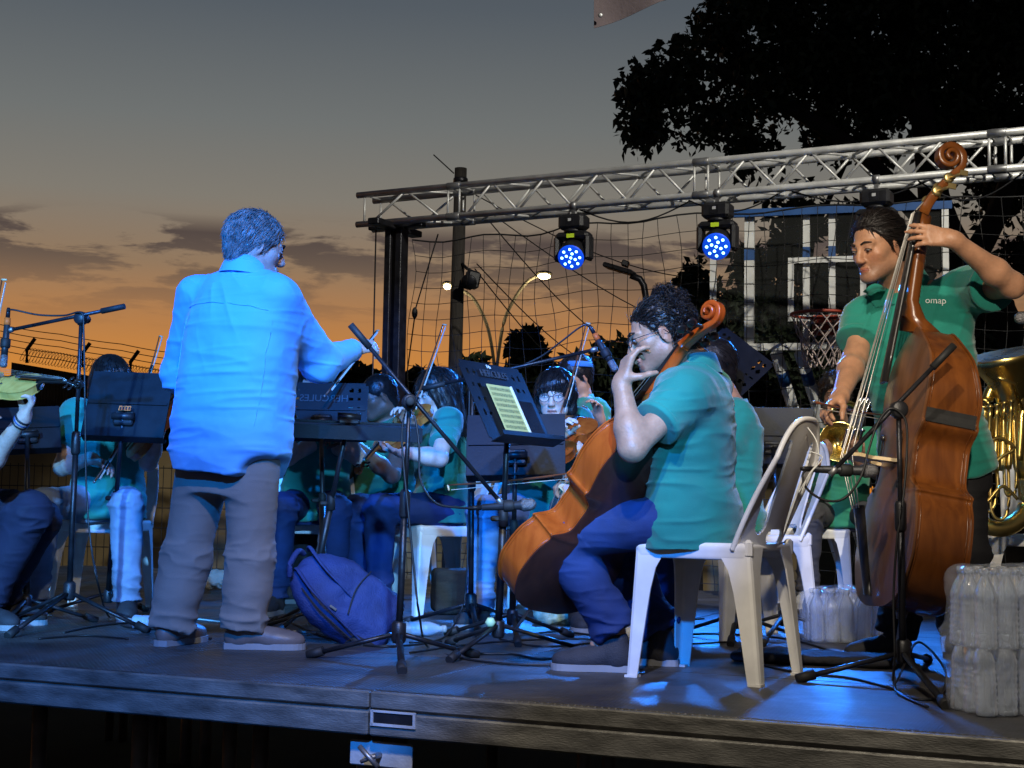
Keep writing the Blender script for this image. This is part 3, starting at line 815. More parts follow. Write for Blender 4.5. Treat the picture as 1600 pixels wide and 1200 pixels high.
for (x, z, w, h) in ((0, .155, .59, .045), (0, -.295, .59, .045), (-.2725, -.07, .045, .405), (.2725, -.07, .045, .405)):
    MB().box(bp_(x, z, .009), (w, .004, h), BA).build('target_line', M_WHITE, bk)
for x in (-.86, -.3, .3, .86): MB().lathe(bp_(x, -.515, .026), BN, [(0, .014), (.006, .012)], 8).build('bolt', M_STEEL, bk)
RC = bp_(0, -.32, .40)
ring = [RC + BX * (.225 * math.cos(a)) + BN * (.225 * math.sin(a)) for a in np.linspace(0, 2 * math.pi, 33)]
MB().tube(ring, .0115, 8, False).build('rim', M_RED, bk)
MB().box(bp_(0, -.36, .06), (.20, .09, .15), BA, .01).prism([(-.1, .0), (.1, 0), (.05, .16), (-.05, .16)], -.012, .012, matXYZ(bp_(0, -.345, .08), BX, BN, BZ)).build('rim_bracket', M_RED, bk)
nm = MB(); N = 12; rows = 6
def npnt(i, j):
    a = 2 * math.pi * (i + .5 * j) / N; r = .222 - .019 * j - (.02 * math.sin(i * 1.7) if j > 2 else 0)
    return RC + BX * (r * math.cos(a)) + BN * (r * math.sin(a)) + BZ * (-.065 * j - .012 * math.sin(i * 2.3 + j))
for j in range(rows):
    for i in range(N):
        nm.tube([npnt(i, j), npnt(i, j + 1)], .005, 4, False).tube([npnt(i, j), npnt(i - 1, j + 1)], .005, 4, False)
nm.build('hoop_net', mat('net_cord', (.5, .40, .36), .8, 0, .5, 14), bk)
for (a, b, yb) in (((1213, 552), (1246, 660), 1), ((1250, 552), (1285, 660), 1)):
    A, B = q(*a, 11.4), q(*b, 11.9)
    D = B - A; B2 = A + D * (A.z / -D.z if D.z < 0 else 1)
    MB().tube([A, A + (B2 - A)], .048, 10).build('support_leg', M_WHITE, bk)
    d = (B2 - A).normalized(); MB().tube([A + d * .18, A + d * .32], .0495, 10).build('blue_band', M_BLUEP, bk)

# flag corner hanging in from above
M_FLAG = mat('faded_banner_cloth', (.09, .07, .075), .85, 0, .2, 5, .2, 60)
fg = empty('hanging_banner', q(980, -60, 7.5), 'corner of a faded banner with a metal eyelet hanging in at the top', 'banner')
rows_ = []
for i in range(9):
    t = i / 8
    lo_ = q(928 + 116 * t + 60 * max(0, t - .9), 44 - 44 * t, 7.5); hi_ = q(930 + 130 * t, -130, 7.5)
    rows_.append([lo_ + (hi_ - lo_) * s + V((0, .03 * math.sin(5 * t + 4 * s), 0)) for s in np.linspace(0, 1, 6)])
g = MB().grid(rows_); g.grid([[p + V((0, .004, 0)) for p in r] for r in reversed(rows_)]); g.build('cloth', M_FLAG, fg)
MB().lathe(q(938, 24, 7.47), (0, -1, 0), [(0, .012), (.004, .013), (.006, .008)], 12).build('eyelet', M_STEEL, fg)
# ================================================================ white stacking chairs
def shell(P, Nf, mask, th):
    """curved sheet of given thickness with openings where mask is False"""
    nu, nv = len(P), len(P[0]); mb = MB(); idx = {}
    A = [[P[i][j] for j in range(nv)] for i in range(nu)]
    B = [[P[i][j] + Nf(i, j) * th for j in range(nv)] for i in range(nu)]
    vs = [p for r in A for p in r] + [p for r in B for p in r]; n = nu * nv
    ok = lambda i, j: 0 <= i < nu - 1 and 0 <= j < nv - 1 and mask(i, j)
    fs = []
    for i in range(nu - 1):
        for j in range(nv - 1):
            if not ok(i, j): continue
            a, b, c, d = i * nv + j, (i + 1) * nv + j, (i + 1) * nv + j + 1, i * nv + j + 1
            fs += [(a, b, c, d), (n + d, n + c, n + b, n + a)]
            if not ok(i, j - 1): fs.append((b, a, n + a, n + b))
            if not ok(i, j + 1): fs.append((d, c, n + c, n + d))
            if not ok(i - 1, j): fs.append((a, d, n + d, n + a))
            if not ok(i + 1, j): fs.append((c, b, n + b, n + c))
    return mb.add(vs, fs, False)

def chair_parts():
    s = SDF()
    s.box((0, 0, .432), (.20, .20, .012), rnd=.011, k=.02)
    for sg in (-1, 1): s.box((sg * .196, 0, .418), (.009, .19, .026), rnd=.008, k=.02)
    s.box((0, .196, .414), (.19, .010, .030), rnd=.009, k=.025)
    s.ell((0, -.01, .50), (.26, .24, .062), k=.02, sub=True)
    seat = np_mesh('seat', *s.data(.006, 2))
    nu, nv = 89, 65; P = []
    for i in range(nu):
        u = i / (nu - 1) * 2 - 1; r = []
        for j in range(nv):
            v = j / (nv - 1); H = .43 * (1 - .30 * abs(u) ** 3.2)
            w = .205 + .012 * math.sin(math.pi * v) - .012 * v
            r.append(V((w * u, -.20 - .115 * v - .02 * v * v + .055 * u * u * (1 - .2 * v), .425 + v * H)))
        P.append(r)
    def nf(i, j):
        a = P[min(i + 1, nu - 1)][j] - P[max(i - 1, 0)][j]; b = P[i][min(j + 1, nv - 1)] - P[i][max(j - 1, 0)]
        return a.cross(b).normalized()
    def mk(i, j):
        u = abs((i + .5) / (nu - 1) * 2 - 1); v = (j + .5) / (nv - 1)
        if abs((u - .57) / .17) ** 3 + abs((v - .50) / .37) ** 4 < 1: return False
        if (u / .34) ** 4 + abs((v - .10) / .055) ** 3 < 1: return False
        return True
    bm = shell(P, nf, mk, -.008)
    rim = []
    for (i, rr) in [(0, range(nv))]: rim += [P[0][j] for j in rr]
    rim += [P[i][nv - 1] for i in range(1, nu)] + [P[nu - 1][j] for j in range(nv - 2, -1, -1)]
    bm.tube([p + V((0, .004, 0)) for p in rim], .0095, 6)
    for sg in (-1, 1):
        bm.box((sg * .192, -.19, .43), (.03, .03, .06), None, .01)
    back = bm.mesh('backrest')
    legs = []
    for (sx, sy, top, bot) in ((1, 1, (.203, .203), (.222, .225)), (-1, 1, (.203, .203), (.222, .225)), (1, -1, (.203, .20), (.216, .240)), (-1, -1, (.203, .20), (.216, .240))):
        mb = MB(); R = []
        for k in range(7):
            t = k / 6; px = top[0] + (bot[0] - top[0]) * t; py = top[1] + (bot[1] - top[1]) * t; z = .432 * (1 - t)
            f = .088 - .046 * t ** .7 + (.03 * (1 - t / .2) if t < .2 else 0); th = .006; r = .014
            poly = [(0, f), (0, r), (r * .3, r * .3), (r, 0), (f, 0), (f, th), (r + th * .4, th), (th * 1.6, th * 1.6), (th, r + th * .4), (th, f)]
            R.append([V((sx * (px - a), sy * (py - b), z)) for a, b in poly])
        mb.grid(R, False, True); n = len(R[0])
        mb.f += [tuple(range(n)), tuple(6 * n + i for i in range(n - 1, -1, -1))]; mb.sm += [False, False]
        mb.box((sx * (bot[0] - .018), sy * (bot[1] - .018), .004), (.04, .04, .008))
        legs.append(mb.mesh('leg'))
    return seat, back, legs
SEAT, BACK, LEGS = chair_parts()
for me in [SEAT, BACK] + LEGS: me.materials.append(M_PLAST)

def chair(x, y, F, label, group='white plastic chairs on the stage'):
    r = empty('plastic_chair', (0, 0, 0), label, 'chair', group)
    for nm, me in [('seat', SEAT), ('backrest', BACK)] + [('leg', l) for l in LEGS]:
        o = bpy.data.objects.new(nm, me); COL.objects.link(o); o.parent = r
    r.location = (x, y, STAGE); r.rotation_euler = (0, 0, math.atan2(-F[0], F[1]))
    return r
chair(.695, 4.99, (-.87, .5), 'white plastic chair of the cellist, nearest to the camera, seen from behind')
chair(-.37, 7.6, (-.87, -.5), 'white plastic chair under the long haired violinist beside the wooden pole')
chair(-1.06, 8.0, (.1, -1), 'white plastic chair half hidden right behind the conductor')
chair(-2.03, 7.4, (.03, -1), 'white plastic chair under the violinist in pale jeans, left of the conductor')
chair(-2.72, 7.0, (.8, -.5), 'white plastic chair at the left edge, only one leg showing')
chair(.24, 8.15, (-.15, -1), 'white plastic chair under the viola player in round glasses')
chair(1.05, 6.5, (-.95, -.3), 'white plastic chair behind the cellist, lit blue')
chair(1.86, 9.05, (-.15, -1), 'white plastic chair under the horn player, behind the double bass')
chair(2.78, 8.0, (-.2, -1), 'white plastic chair under the tuba, right edge')
chair(-.72, 8.75, (-.5, -.85), 'white plastic chair under the man in glasses and dark trousers')

# ================================================================ stands
def tripod(mb_legs, root, hub, ends, r=.012, m=None, foot=True):
    for e in ends:
        e = V(e); d = (e - hub)
        lg = MB().tube([hub, e + V((0, 0, .012))], r, 8, True, (0, 0, 1), .75).build('leg', m or M_BLACKM, root)
        if foot: MB().tube([e + V((0, 0, .013)) - d.normalized() * .05, e + V((0, 0, .012)) + d.normalized() * .012], r * 1.45, 8).build('foot_cap', M_RUBBER, lg)

def mic_stand(base, pivot, boom_a, boom_b, ends, label, hubz=.12):
    base, pivot, A, B = V(base), V(pivot), V(boom_a), V(boom_b)
    r = empty('microphone_stand', base, label, 'microphone stand', 'boom microphone stands')
    hub = base + V((0, 0, hubz)); up = (pivot - hub).normalized(); L = (pivot - hub).length
    MB().tube([hub - V((0, 0, .03)), hub + up * L * .55], .0125, 10).build('lower_tube', M_BLACKM, r)
    MB().tube([hub + up * L * .54, pivot], .0085, 10).build('upper_tube', M_BLACKM, r)
    MB().lathe(hub + up * (L * .5), up, [(0, .015), (.01, .019), (.09, .019), (.10, .013)], 14).build('height_clutch', M_BLACK, r)
    MB().lathe(hub - V((0, 0, .035)), (0, 0, 1), [(0, .02), (.01, .026), (.07, .026), (.08, .016)], 12).build('hub', M_BLACK, r)
    tripod(None, r, hub, ends)
    bd = (B - A).normalized(); x, y = frame(bd)
    pv = MB().lathe(pivot - V((0, 0, .03)), (0, 0, 1), [(0, .014), (.015, .02), (.03, .02)], 12)
    sd = bd.cross(V((0, 0, 1))).normalized()
    pv.lathe(pivot + sd * -.022, sd, [(0, .022), (.006, .028), (.038, .028), (.044, .022)], 16).build('boom_pivot', M_BLACK, r)
    kb = MB().lathe(pivot + sd * .022, sd, [(0, .009), (.02, .009), (.022, .017), (.034, .017), (.037, .012)], 10).build('knob', M_RUBBER, r)
    b = MB().tube([A, B], .0078, 10).build('boom', M_BLACKM, r)
    MB().tube([A - bd * .005, A + bd * .10], .0125, 10).build('boom_grip', M_RUBBER, b)
    MB().lathe(B - bd * .02, bd, [(0, .009), (.004, .012), (.03, .012)], 10).build('boom_tip', M_STEEL, b)
    return r

M_MIC = mat('microphone_paint', (.03, .032, .036), .45, .4, .2, 20)
M_GRILLE = mat('steel_mesh_grille', (.22, .22, .23), .45, .8, .3, 240, .6, 320)
M_ORANGE = mat('orange_tape', (.75, .14, .02), .6, 0, .15)
def microphone(tail, head, label, ball=True, tape=False):
    tail, head = V(tail), V(head); d = (head - tail).normalized(); L = (head - tail).length
    r = empty('microphone', tail, label, 'microphone')
    if ball:
        MB().lathe(tail, d, [(0, .009), (.004, .0115), (L - .05, .0165), (L - .045, .019), (L - .035, .021)], 14).build('body', M_MIC, r)
        MB().lathe(head - d * .035, d, [(-.006, .020), (0, .0235), (.006, .0235), (.012, .0225), (.03, .0215), (.042, .014), (.046, .004)], 16).build('grille', M_GRILLE, r)
    else:
        MB().lathe(tail, d, [(0, .008), (.03, .0095), (.034, .013), (L * .6, .0145), (L - .052, .0145)], 14).build('body', M_MIC, r)
        MB().lathe(head - d * .052, d, [(0, .0155), (.045, .0155), (.052, .011)], 16).build('grille', M_GRILLE, r)
    MB().lathe(tail + d * L * .42, d, [(0, .018), (.004, .0215), (.035, .0215), (.04, .018)], 12).build('clip', M_RUBBER, r)
    MB().lathe(tail - d * .045, d, [(0, .006), (.01, .0085), (.045, .0095)], 10).build('plug', M_BLACKM, r)
    if tape: MB().lathe(tail + d * .0, d, [(0, .0125), (.03, .0140)], 12).build('tape', M_ORANGE, r)
    return r

def cable(pts, label, r=.0042, m=None, group=None):
    o = MB().tube(smoothpath(pts, 7), r, 5).build('cable', m or M_CABLE)
    return tag(o, label, 'cable', group)

mic_stand(fl(106, 985), q(127, 497, 6.17), q(193, 479, 6.12), q(14, 516, 6.22), [fl(14, 997), fl(6, 976), fl(229, 989)], 'boom microphone stand at far left over the violin', .16)
microphone(q(12, 497, 6.22), q(5, 574, 6.2), 'slim black microphone with orange tape hanging at the left edge', False, True)
cable([q(12, 487, 6.22), q(20, 484, 6.2), q(60, 492, 6.2), q(100, 493, 6.18), q(127, 489, 6.13), q(131, 520, 6.13), q(133, 640, 6.13), q(135, 760, 6.12), q(142, 850, 6.1), q(155, 920, 6.1), fl(170, 965) + V((0, 0, .006)), fl(200, 982) + V((0, 0, .006)), fl(262, 985) + V((0, 0, .006))], 'thin black cable running down the far left boom stand')

mic_stand(fl(622, 1034), q(640, 628, 5.17), q(549, 509, 5.14), q(783, 786, 5.2), [fl(485, 1028), fl(742, 1028), fl(628, 1053)], 'boom microphone stand in front of the backpack, boom slanting down to the cello', .10)
microphone(q(752, 793, 5.2), q(833, 788, 5.2), 'ball headed black microphone aimed at the cello ribs')
cable([q(745, 794, 5.2), q(715, 793, 5.16), q(680, 785, 5.13), q(657, 750, 5.12), q(655, 700, 5.12), q(650, 660, 5.13), q(642, 640, 5.14)], 'black cable looping from the pivot of the centre boom stand to its microphone')
cable([q(634, 640, 5.13), q(628, 690, 5.13), q(640, 820, 5.12), q(648, 900, 5.12), q(655, 960, 5.12), fl(668, 1012) + V((0, 0, .005)), fl(720, 1030) + V((0, 0, .005)), fl(800, 1040) + V((0, 0, .005)), fl(905, 1042) + V((0, 0, .005))], 'black cable hanging beside the centre boom stand and running over the deck')

mic_stand(fl(735, 985), q(738, 592, 6.5), q(662, 607, 6.5), q(930, 546, 6.35), [fl(632, 976), fl(748, 996), fl(812, 972)], 'boom microphone stand behind the cello music stand', .12)
microphone(q(929, 522, 6.34), q(963, 580, 6.3), 'slim microphone with orange tape above the viola, left of the cellist face', False, True)
cable([q(928, 516, 6.34), q(918, 508, 6.35), q(905, 512, 6.36), q(875, 535, 6.38), q(840, 560, 6.42), q(790, 580, 6.45), q(740, 590, 6.46), q(733, 640, 6.46), q(732, 800, 6.46), q(728, 920, 6.45), q(715, 965, 6.4), fl(690, 1000) + V((0, 0, .005)), fl(640, 1006) + V((0, 0, .005))], 'black cable along the boom above the viola and down its stand')

mic_stand(fl(1411, 1068), q(1404, 640, 4.78), q(1489, 541, 4.80), q(1300, 738, 4.78), [fl(1250, 1066), fl(1478, 1108), fl(1450, 1035)], 'boom microphone stand in front of the double bass', .10)
microphone(q(1272, 733, 4.78), q(1367, 736, 4.8), 'ball headed black microphone aimed at the bass f hole')
cable([q(1265, 732, 4.78), q(1254, 742, 4.77), q(1262, 765, 4.76), q(1290, 782, 4.75), q(1320, 778, 4.75), q(1345, 745, 4.75), q(1358, 700, 4.76), q(1372, 660, 4.76), q(1392, 638, 4.75), q(1414, 655, 4.75), q(1417, 700, 4.75), q(1412, 770, 4.75), q(1402, 840, 4.74), q(1396, 930, 4.74), q(1398, 1020, 4.72), fl(1398, 1075) + V((0, 0, .005)), fl(1430, 1095) + V((0, 0, .006)), fl(1470, 1090) + V((0, 0, .008)), fl(1475, 1062) + V((0, 0, .04)), fl(1435, 1048) + V((0, 0, .10)), q(1408, 1050, 4.7), fl(1400, 1085) + V((0, 0, .01)), fl(1450, 1108) + V((0, 0, .006))], 'black cable looping round the bass microphone stand and coiling at its foot')
mic_stand(fl(1720, 1060), q(1700, 520, 5.2), q(1790, 560, 5.2), q(1612, 492, 5.2), [fl(1650, 1055), fl(1790, 1050), fl(1720, 1100)], 'boom microphone stand standing past the right edge of the picture', .12)
microphone(q(1640, 497, 5.2), q(1590, 497, 5.2), 'ball headed microphone peeking in at the right edge')
for k, pts in enumerate(([(830, 992), (900, 985), (1000, 975), (1100, 968)], [(640, 1022), (760, 1006), (905, 1000), (1050, 1008), (1150, 1004)], [(300, 968), (360, 975), (480, 990), (560, 995)], [(60, 1000), (130, 995), (200, 1000)], [(780, 1000), (850, 1012), (960, 1003)])):
    cable([fl(*p) + V((0, 0, .005)) for p in pts], ['thin black cable lying on the deck under the cello', 'thin black cable crossing the deck beneath the cellist', 'thin pale cable on the deck behind the conductor shoes', 'short black cable on the deck under the far left stand', 'short black cable on the deck by the foot of the cello stand'][k], .004, M_WHITE if k == 2 else None)

M_DESK = mat('music_stand_black', (.009, .010, .013), .45, .1, .25, 10, .06, 120, spec=.22)
M_TEXT = mat('embossed_lettering', (.05, .053, .06), .4, .3, .1)
def music_stand(desk_c, xdir, up, w, h, label, base=None, base_r=.30, holes=False, letters=None, flip=False, knob=False, ang=.4, legdrop=True):
    """xdir runs along the ledge, up climbs the desk; players look at the x cross up side"""
    c = V(desk_c); X = V(xdir).normalized(); U = V(up); U = (U - X * U.dot(X)).normalized(); Nn = X.cross(U).normalized()
    b = V(base) if base else V((c.x, c.y, STAGE)); b.z = STAGE
    r = empty('music_stand', b, label, 'music stand', 'black music stands')
    A = (X, U, Nn)
    if holes:
        nu, nv = 61, 41
        P = [[c + X * (w * (i / (nu - 1) - .5)) + U * (h * (j / (nv - 1) - .5)) for j in range(nv)] for i in range(nu)]
        HC = [(sx * (.40 - dx), z) for sx in (-1, 1) for (dx, z) in ((0, .36), (.09, .36), (.0, .2), (.09, .2), (0, .02), (.09, .02), (.0, -.14), (.09, -.14))]
        def mk(i, j):
            u, v = (i + .5) / (nu - 1) - .5, (j + .5) / (nv - 1) - .5
            if abs(u) > .47 and abs(v) > .455: return False
            return not any(((u - a) * w) ** 2 + ((v - z) * h) ** 2 < .0105 ** 2 for a, z in HC)
        d = shell(P, lambda i, j: Nn, mk, -.003).build('desk', M_DESK, r)
    else:
        d = MB().box(c, (w, h, .003), A, .0014).build('desk', M_DESK, r)
    MB().box(c - U * (h / 2) + Nn * .028, (w, .003, .058), A).box(c - U * (h / 2 - .008) + Nn * .056, (w, .018, .003), A).build('ledge', M_DESK, d)
    MB().box(c - U * (h * .0) - Nn * .006, (w * .96, .012, .008), A).build('rib', M_DESK, d)
    hp = c - Nn * .035 - U * h * .25
    MB().box(c - Nn * .016 - U * h * .25, (.09, .07, .022), A, .006).build('bracket', M_BLACK, r)
    MB().lathe(hp - X * .05, X, [(0, .016), (.1, .016)], 12).build('tilt_barrel', M_BLACK, r)
    MB().tube([V((b.x, b.y, STAGE + .10)), V((b.x, b.y, STAGE + .10)).lerp(hp, .55)], .0145, 10).build('lower_tube', M_BLACK, r)
    MB().tube([V((b.x, b.y, STAGE + .10)).lerp(hp, .5), hp], .0105, 10).build('upper_tube', M_BLACK, r)
    k = V((b.x, b.y, STAGE + .10)).lerp(hp, .55)
    kn = MB().lathe(k - V((0, 0, .03)), (0, 0, 1), [(0, .018), (.06, .018), (.065, .013)], 12)
    kn.box(k + V((-.03, -.01, 0)), (.035, .014, .02), None, .005).build('height_knob', M_RUBBER, r)
    hub = V((b.x, b.y, STAGE + .11))
    MB().lathe(hub - V((0, 0, .05)), (0, 0, 1), [(0, .018), (.01, .024), (.06, .024), (.07, .016)], 12).build('hub', M_BLACK, r)
    tripod(None, r, hub, [b + V((base_r * math.cos(ang + i * 2.0944), base_r * math.sin(ang + i * 2.0944), 0)) for i in range(3)], .011, M_BLACK)
    if letters:
        txt, sz, uo, dn = letters
        o = c + U * (h * uo) + Nn * dn
        me = text_mesh(txt, sz, matXYZ(o, X, U, Nn), .0015)
        link('lettering', me, M_TEXT, d, False)
    if knob: MB().lathe(V((b.x, b.y, STAGE + .12)) + V((-.03, -.02, 0)), (0, -1, 0), [(0, .02), (.02, .02), (.03, .012)], 6).build('clamp_knob', mat('pale_green_knob', (.45, .62, .35), .5), r)
    return r

# left violinist: seen from behind, small orange sticker
s1 = music_stand(q(200, 631, 6.75), (-1, .03, .02), (.10, .42, .9), .38, .335, 'black music stand hiding the far left violinist face, orange sticker on its back', base=fl(168, 962), ang=1.2)
U1 = V((.10, .42, .9)).normalized(); N1 = V((-1, .03, .02)).cross(U1).normalized()
st = MB().box(q(195, 638, 6.69), (.055, .024, .002), (V((1, -.03, -.02)), U1, -N1))
st.build('sticker', M_ORANGE, s1)
for k in range(4): MB().box(q(188 + k * 4.6, 638, 6.684), (.006, .014, .002), (V((1, -.03, -.02)), U1, -N1)).build('sticker_print', M_BLACK, s1)
# player behind the conductor: mirrored maker's name seen from the back
music_stand(q(505, 640, 7.0), (-1, 0, 0), (0, .35, .93), .42, .28, 'perforated black music stand between conductor and man in glasses, lettering on its back', base=fl(505, 990), holes=True, letters=('HERCULES', .05, .2, -.0045), ang=.9)
# conductor's own stand, desk almost flat
music_stand(q(545, 662, 6.35), (-1, -.12, .02), (-.10, .93, .10), .62, .36, 'wide black conductor stand lying almost flat beside the conductor', base=fl(482, 985), ang=.2)
# cellist's stand, front side seen
X4 = V((.5, .866, 0)); U4 = V((-.40, .23, .9)).normalized()
c4 = q(791, 631, 5.42)
s4 = music_stand(c4, X4, U4, .46, .335, 'perforated black music stand holding a yellowish score in front of the cellist', base=fl(778, 1022), holes=True, letters=('HERCULES', .042, .36, .002), knob=True, base_r=.36, ang=.05)
N4 = X4.cross(U4).normalized(); U4n = (U4 - X4 * U4.dot(X4)).normalized()
M_SHEET = mat('yellowish_sheet_music', (.56, .54, .20), .8, 0, .08, 4)
M_INK = mat('printed_staves', (.22, .23, .12), .8, 0, .3, 60)
sh = empty('sheet_music', c4 - U4n * .15, 'yellowish printed score page standing on the cellist music stand', 'sheet music')
pc = c4 - X4 * .015 - U4n * .045 + N4 * .006
MB().box(pc, (.17, .235, .002), (X4, U4n, N4)).build('page', M_SHEET, sh)
MB().box(pc + X4 * .088 + N4 * .004, (.006, .235, .006), (X4, U4n, N4)).build('page_edge', M_WHITE, sh)
ink = MB()
rr = random.Random(3)
for s in range(10):
    zz = .105 - s * .0225
    for k in range(5): ink.box(pc + U4n * (zz - k * .0026) + N4 * .0016, (.150, .0006, .0004), (X4, U4n, N4))
    for k in range(14): ink.box(pc + X4 * rr.uniform(-.072, .072) + U4n * (zz - rr.uniform(0, .011)) + N4 * .0018, (.0035, .0035, .0004), (X4, U4n, N4))
ink.build('staves', M_INK, sh)
tb_ = MB().box(c4 + X4 * .135 - U4n * .075 + N4 * .008, (.10, .18, .007), (X4, U4n, N4), .003).build('tablet', mat('dark_tablet_glass', (.006, .006, .008), .15, 0, .1))
tag(tb_, 'dark tablet leaning beside the yellow score on the cellist stand', 'tablet')
nt_ = text_mesh('14a', .022, matXYZ(c4 + U4n * .153 + N4 * .002 - X4 * .02, X4, U4n, N4), .0008)
link('chalk_number', nt_, M_WHITE, s4, False)
music_stand(q(806, 694, 6.1), (-1, .05, -.03), (0, .42, .9), .41, .28, 'black music stand of the viola player, seen from behind below the score', base=fl(800, 1000), ang=.6)
music_stand(q(1140, 568, 6.9), (.55, -.6, -.55), (.35, .3, .85), .36, .26, 'tilted blue lit music stand behind the cellist head', base=fl(1150, 1000), holes=True, ang=.3)
music_stand(q(1205, 680, 7.7), (-1, .0, 0), (0, .35, .93), .46, .32, 'dark music stand seen over the back of the cellist chair', base=fl(1225, 1000), ang=.1, base_r=.36)
music_stand(q(42, 668, 6.9), (-1, -.35, -.08), (.0, .45, .9), .30, .22, 'dark music stand at the left edge behind the violin hand', base=fl(40, 975), ang=.5)

# ================================================================ bags, bottles
M_BLUEBAG = mat('navy_backpack_cloth', (.018, .034, .13), .75, 0, .25, 9, .5, 140)
M_DARKCLOTH = mat('dark_lining', (.018, .018, .022), .8, 0, .2, 9, .4, 120)
bb = fl(560, 1006); bb.y += .1; bb.z = STAGE
bpk = empty('backpack', bb, 'navy blue backpack slumped on the deck between the boom stands', 'backpack')
e1 = q(462, 885, 5.85); e2 = q(600, 985, 5.95)
ax_ = (e2 - e1).normalized(); up_ = V((.35, -.75, .55)); up_ = (up_ - ax_ * up_.dot(ax_)).normalized(); sd_ = ax_.cross(up_)
s = SDF(); cen = q(545, 940, 5.92)
def bw(a, b, c): return cen + ax_ * a + sd_ * b + up_ * c
s.ell(bw(-.10, .0, -.01), (.15, .15, .075), (ax_, sd_, up_), .03)
s.box(bw(.05, .0, -.01), (.165, .155, .075), (ax_, sd_, up_), .06, .05)
s.box(bw(.09, .0, .055), (.10, .115, .035), (ax_, sd_, up_), .03, .03)
def dbag(P, N): return (vnoise(P * np.array([14, 14, 22])) - .5) * .022 + (vnoise(P * 40, 4) - .5) * .006
s.build('bag_body', M_BLUEBAG, bpk, .007, 2, dbag)
m = MB()
for o_ in (-.10, .02): m.tube(smoothpath([bw(-.24, o_, -.02), bw(-.25, o_ + .02, .03), bw(-.16, o_ + .1, .085), bw(0, o_ + .13, .075), bw(.15, o_ + .14, .05)], 5), .010, 6, True, (0, 0, 1), .5)
m.tube(smoothpath([bw(-.255, -.06, 0), bw(-.285, -.03, .03), bw(-.285, .04, .03), bw(-.255, .07, 0)], 5), .012, 6).build('dark_band', M_BLUEBAG, bpk)  # shoulder straps and grab loop
m = MB()
m.tube(smoothpath([bw(-.20, .11, .045), bw(-.1, .155, .06), bw(.03, .168, .05), bw(.18, .165, .02)], 6), .0035, 4)
m.tube(smoothpath([bw(.0, -.115, .092), bw(-.02, -.0, .097), bw(.0, .115, .092)], 6), .003, 4).build('zip', M_DARKCLOTH, bpk)
MB().box(bw(-.06, .12, .075), (.03, .01, .004), (ax_, sd_, up_)).build('zip_pull', M_STEEL, bpk)
s = SDF().box(bw(.14, .152, .01), (.07, .022, .055), (ax_, sd_, up_), .02, .02); s.build('side_pocket', M_DARKCLOTH, bpk, .008, 1, dbag)

M_CLEAR = mat('clear_bottle_plastic', (.80, .88, 1.0), .10, 0, .05, 14, .3, 45, trans=.78, ior=1.3)
M_WATER = mat('clear_bottle_blue_tint', (.55, .72, .95), .15, 0, .1, 9, .1, 30, trans=.5, ior=1.3)
def bottle_mesh(h=.225, r=.031):
    pf = [(0, r * .8), (.006, r)]
    for k in range(7): z = .02 + k * .017; pf += [(z, r), (z + .006, r * .93), (z + .012, r)]
    pf += [(.150, r), (.175, r * .75), (.195, .013), (.205, .013), (.206, .016), (.222, .016), (.224, .012)]
    return MB().lathe((0, 0, 0), (0, 0, 1), [(z * h / .225, x) for z, x in pf], 14).mesh('bottle')
BOT = bottle_mesh(); BOT.materials.append(M_CLEAR)
M_FILM = mat('shrink_film', (.72, .78, .88), .10, 0, .05, 8, .9, 20, alpha=.15)
def pack(base, rot, nx, ny, nz, label, film_h):
    r = empty('bottle_pack', base, label, 'water bottles', 'shrink wrapped bottle packs')
    ca, sa = math.cos(rot), math.sin(rot); rg = random.Random(int(nx * 10 + nz))
    for k in range(nz):
        for i in range(nx):
            for j in range(ny):
                o = bpy.data.objects.new('bottle', BOT); COL.objects.link(o); o.parent = r
                x = (i - (nx - 1) / 2) * .065; y = (j - (ny - 1) / 2) * .065
                o.location = (x * ca - y * sa + rg.uniform(-.003, .003), x * sa + y * ca, k * (.182) + .001)
                o.rotation_euler = (rg.uniform(-.05, .05), rg.uniform(-.05, .05), rg.uniform(0, 6))
    s = SDF(); X, Y, Z = V((ca, sa, 0)), V((-sa, ca, 0)), V((0, 0, 1))
    for k in range(nz):
        for i in range(nx):
            for j in range(ny):
                x = (i - (nx - 1) / 2) * .065; y = (j - (ny - 1) / 2) * .065
                p = V(base) + X * x + Y * y
                s.cone(p + Z * (.03 + k * .182), p + Z * (.150 + k * .182), .037, .037, .075)
                s.ell(p + Z * (.19 + k * .182), .022, None, .06)
    s.cut(V(base) + Z * .002, (0, 0, -1))
    s.build('film', M_FILM, r, .008, 2, lambda P, N: (vnoise(P * np.array([20, 20, 34]), 2) - .5) * .012 + np.maximum(0, 1 - 7 * np.abs(vnoise(P * np.array([17, 17, 12]), 6) - .5)) * .007)
    return r
p_ = fl(1322, 1004); pack((p_.x, p_.y + .05, STAGE), .05, 5, 3, 1, 'low shrink wrapped pack of clear bottles on the deck behind the bass, lit blue', .2)
p_ = fl(1575, 1118); pack((p_.x + .01, p_.y + .06, STAGE), .25, 4, 3, 2, 'tall double stack of shrink wrapped clear bottles at the front right corner', .37)

wb_ = empty('water_bottle', fl(655, 996), 'small clear water bottle lying on the deck beside the backpack', 'bottle')
o = link('bottle_body', BOT.copy(), None, wb_); o.data.materials[0] = M_WATER
o.matrix_parent_inverse = Matrix.Identity(4); o.location = (-.11, 0.03, .031); o.rotation_euler = (0, math.pi / 2, .2)
wb2 = empty('water_bottle', fl(240, 985), 'crushed clear water bottle lying flat behind the conductor left foot', 'bottle')
o = link('bottle_body', o.data, None, wb2); o.matrix_parent_inverse = Matrix.Identity(4); o.location = (-.1, .05, .03); o.rotation_euler = (0, math.pi / 2, -.15)

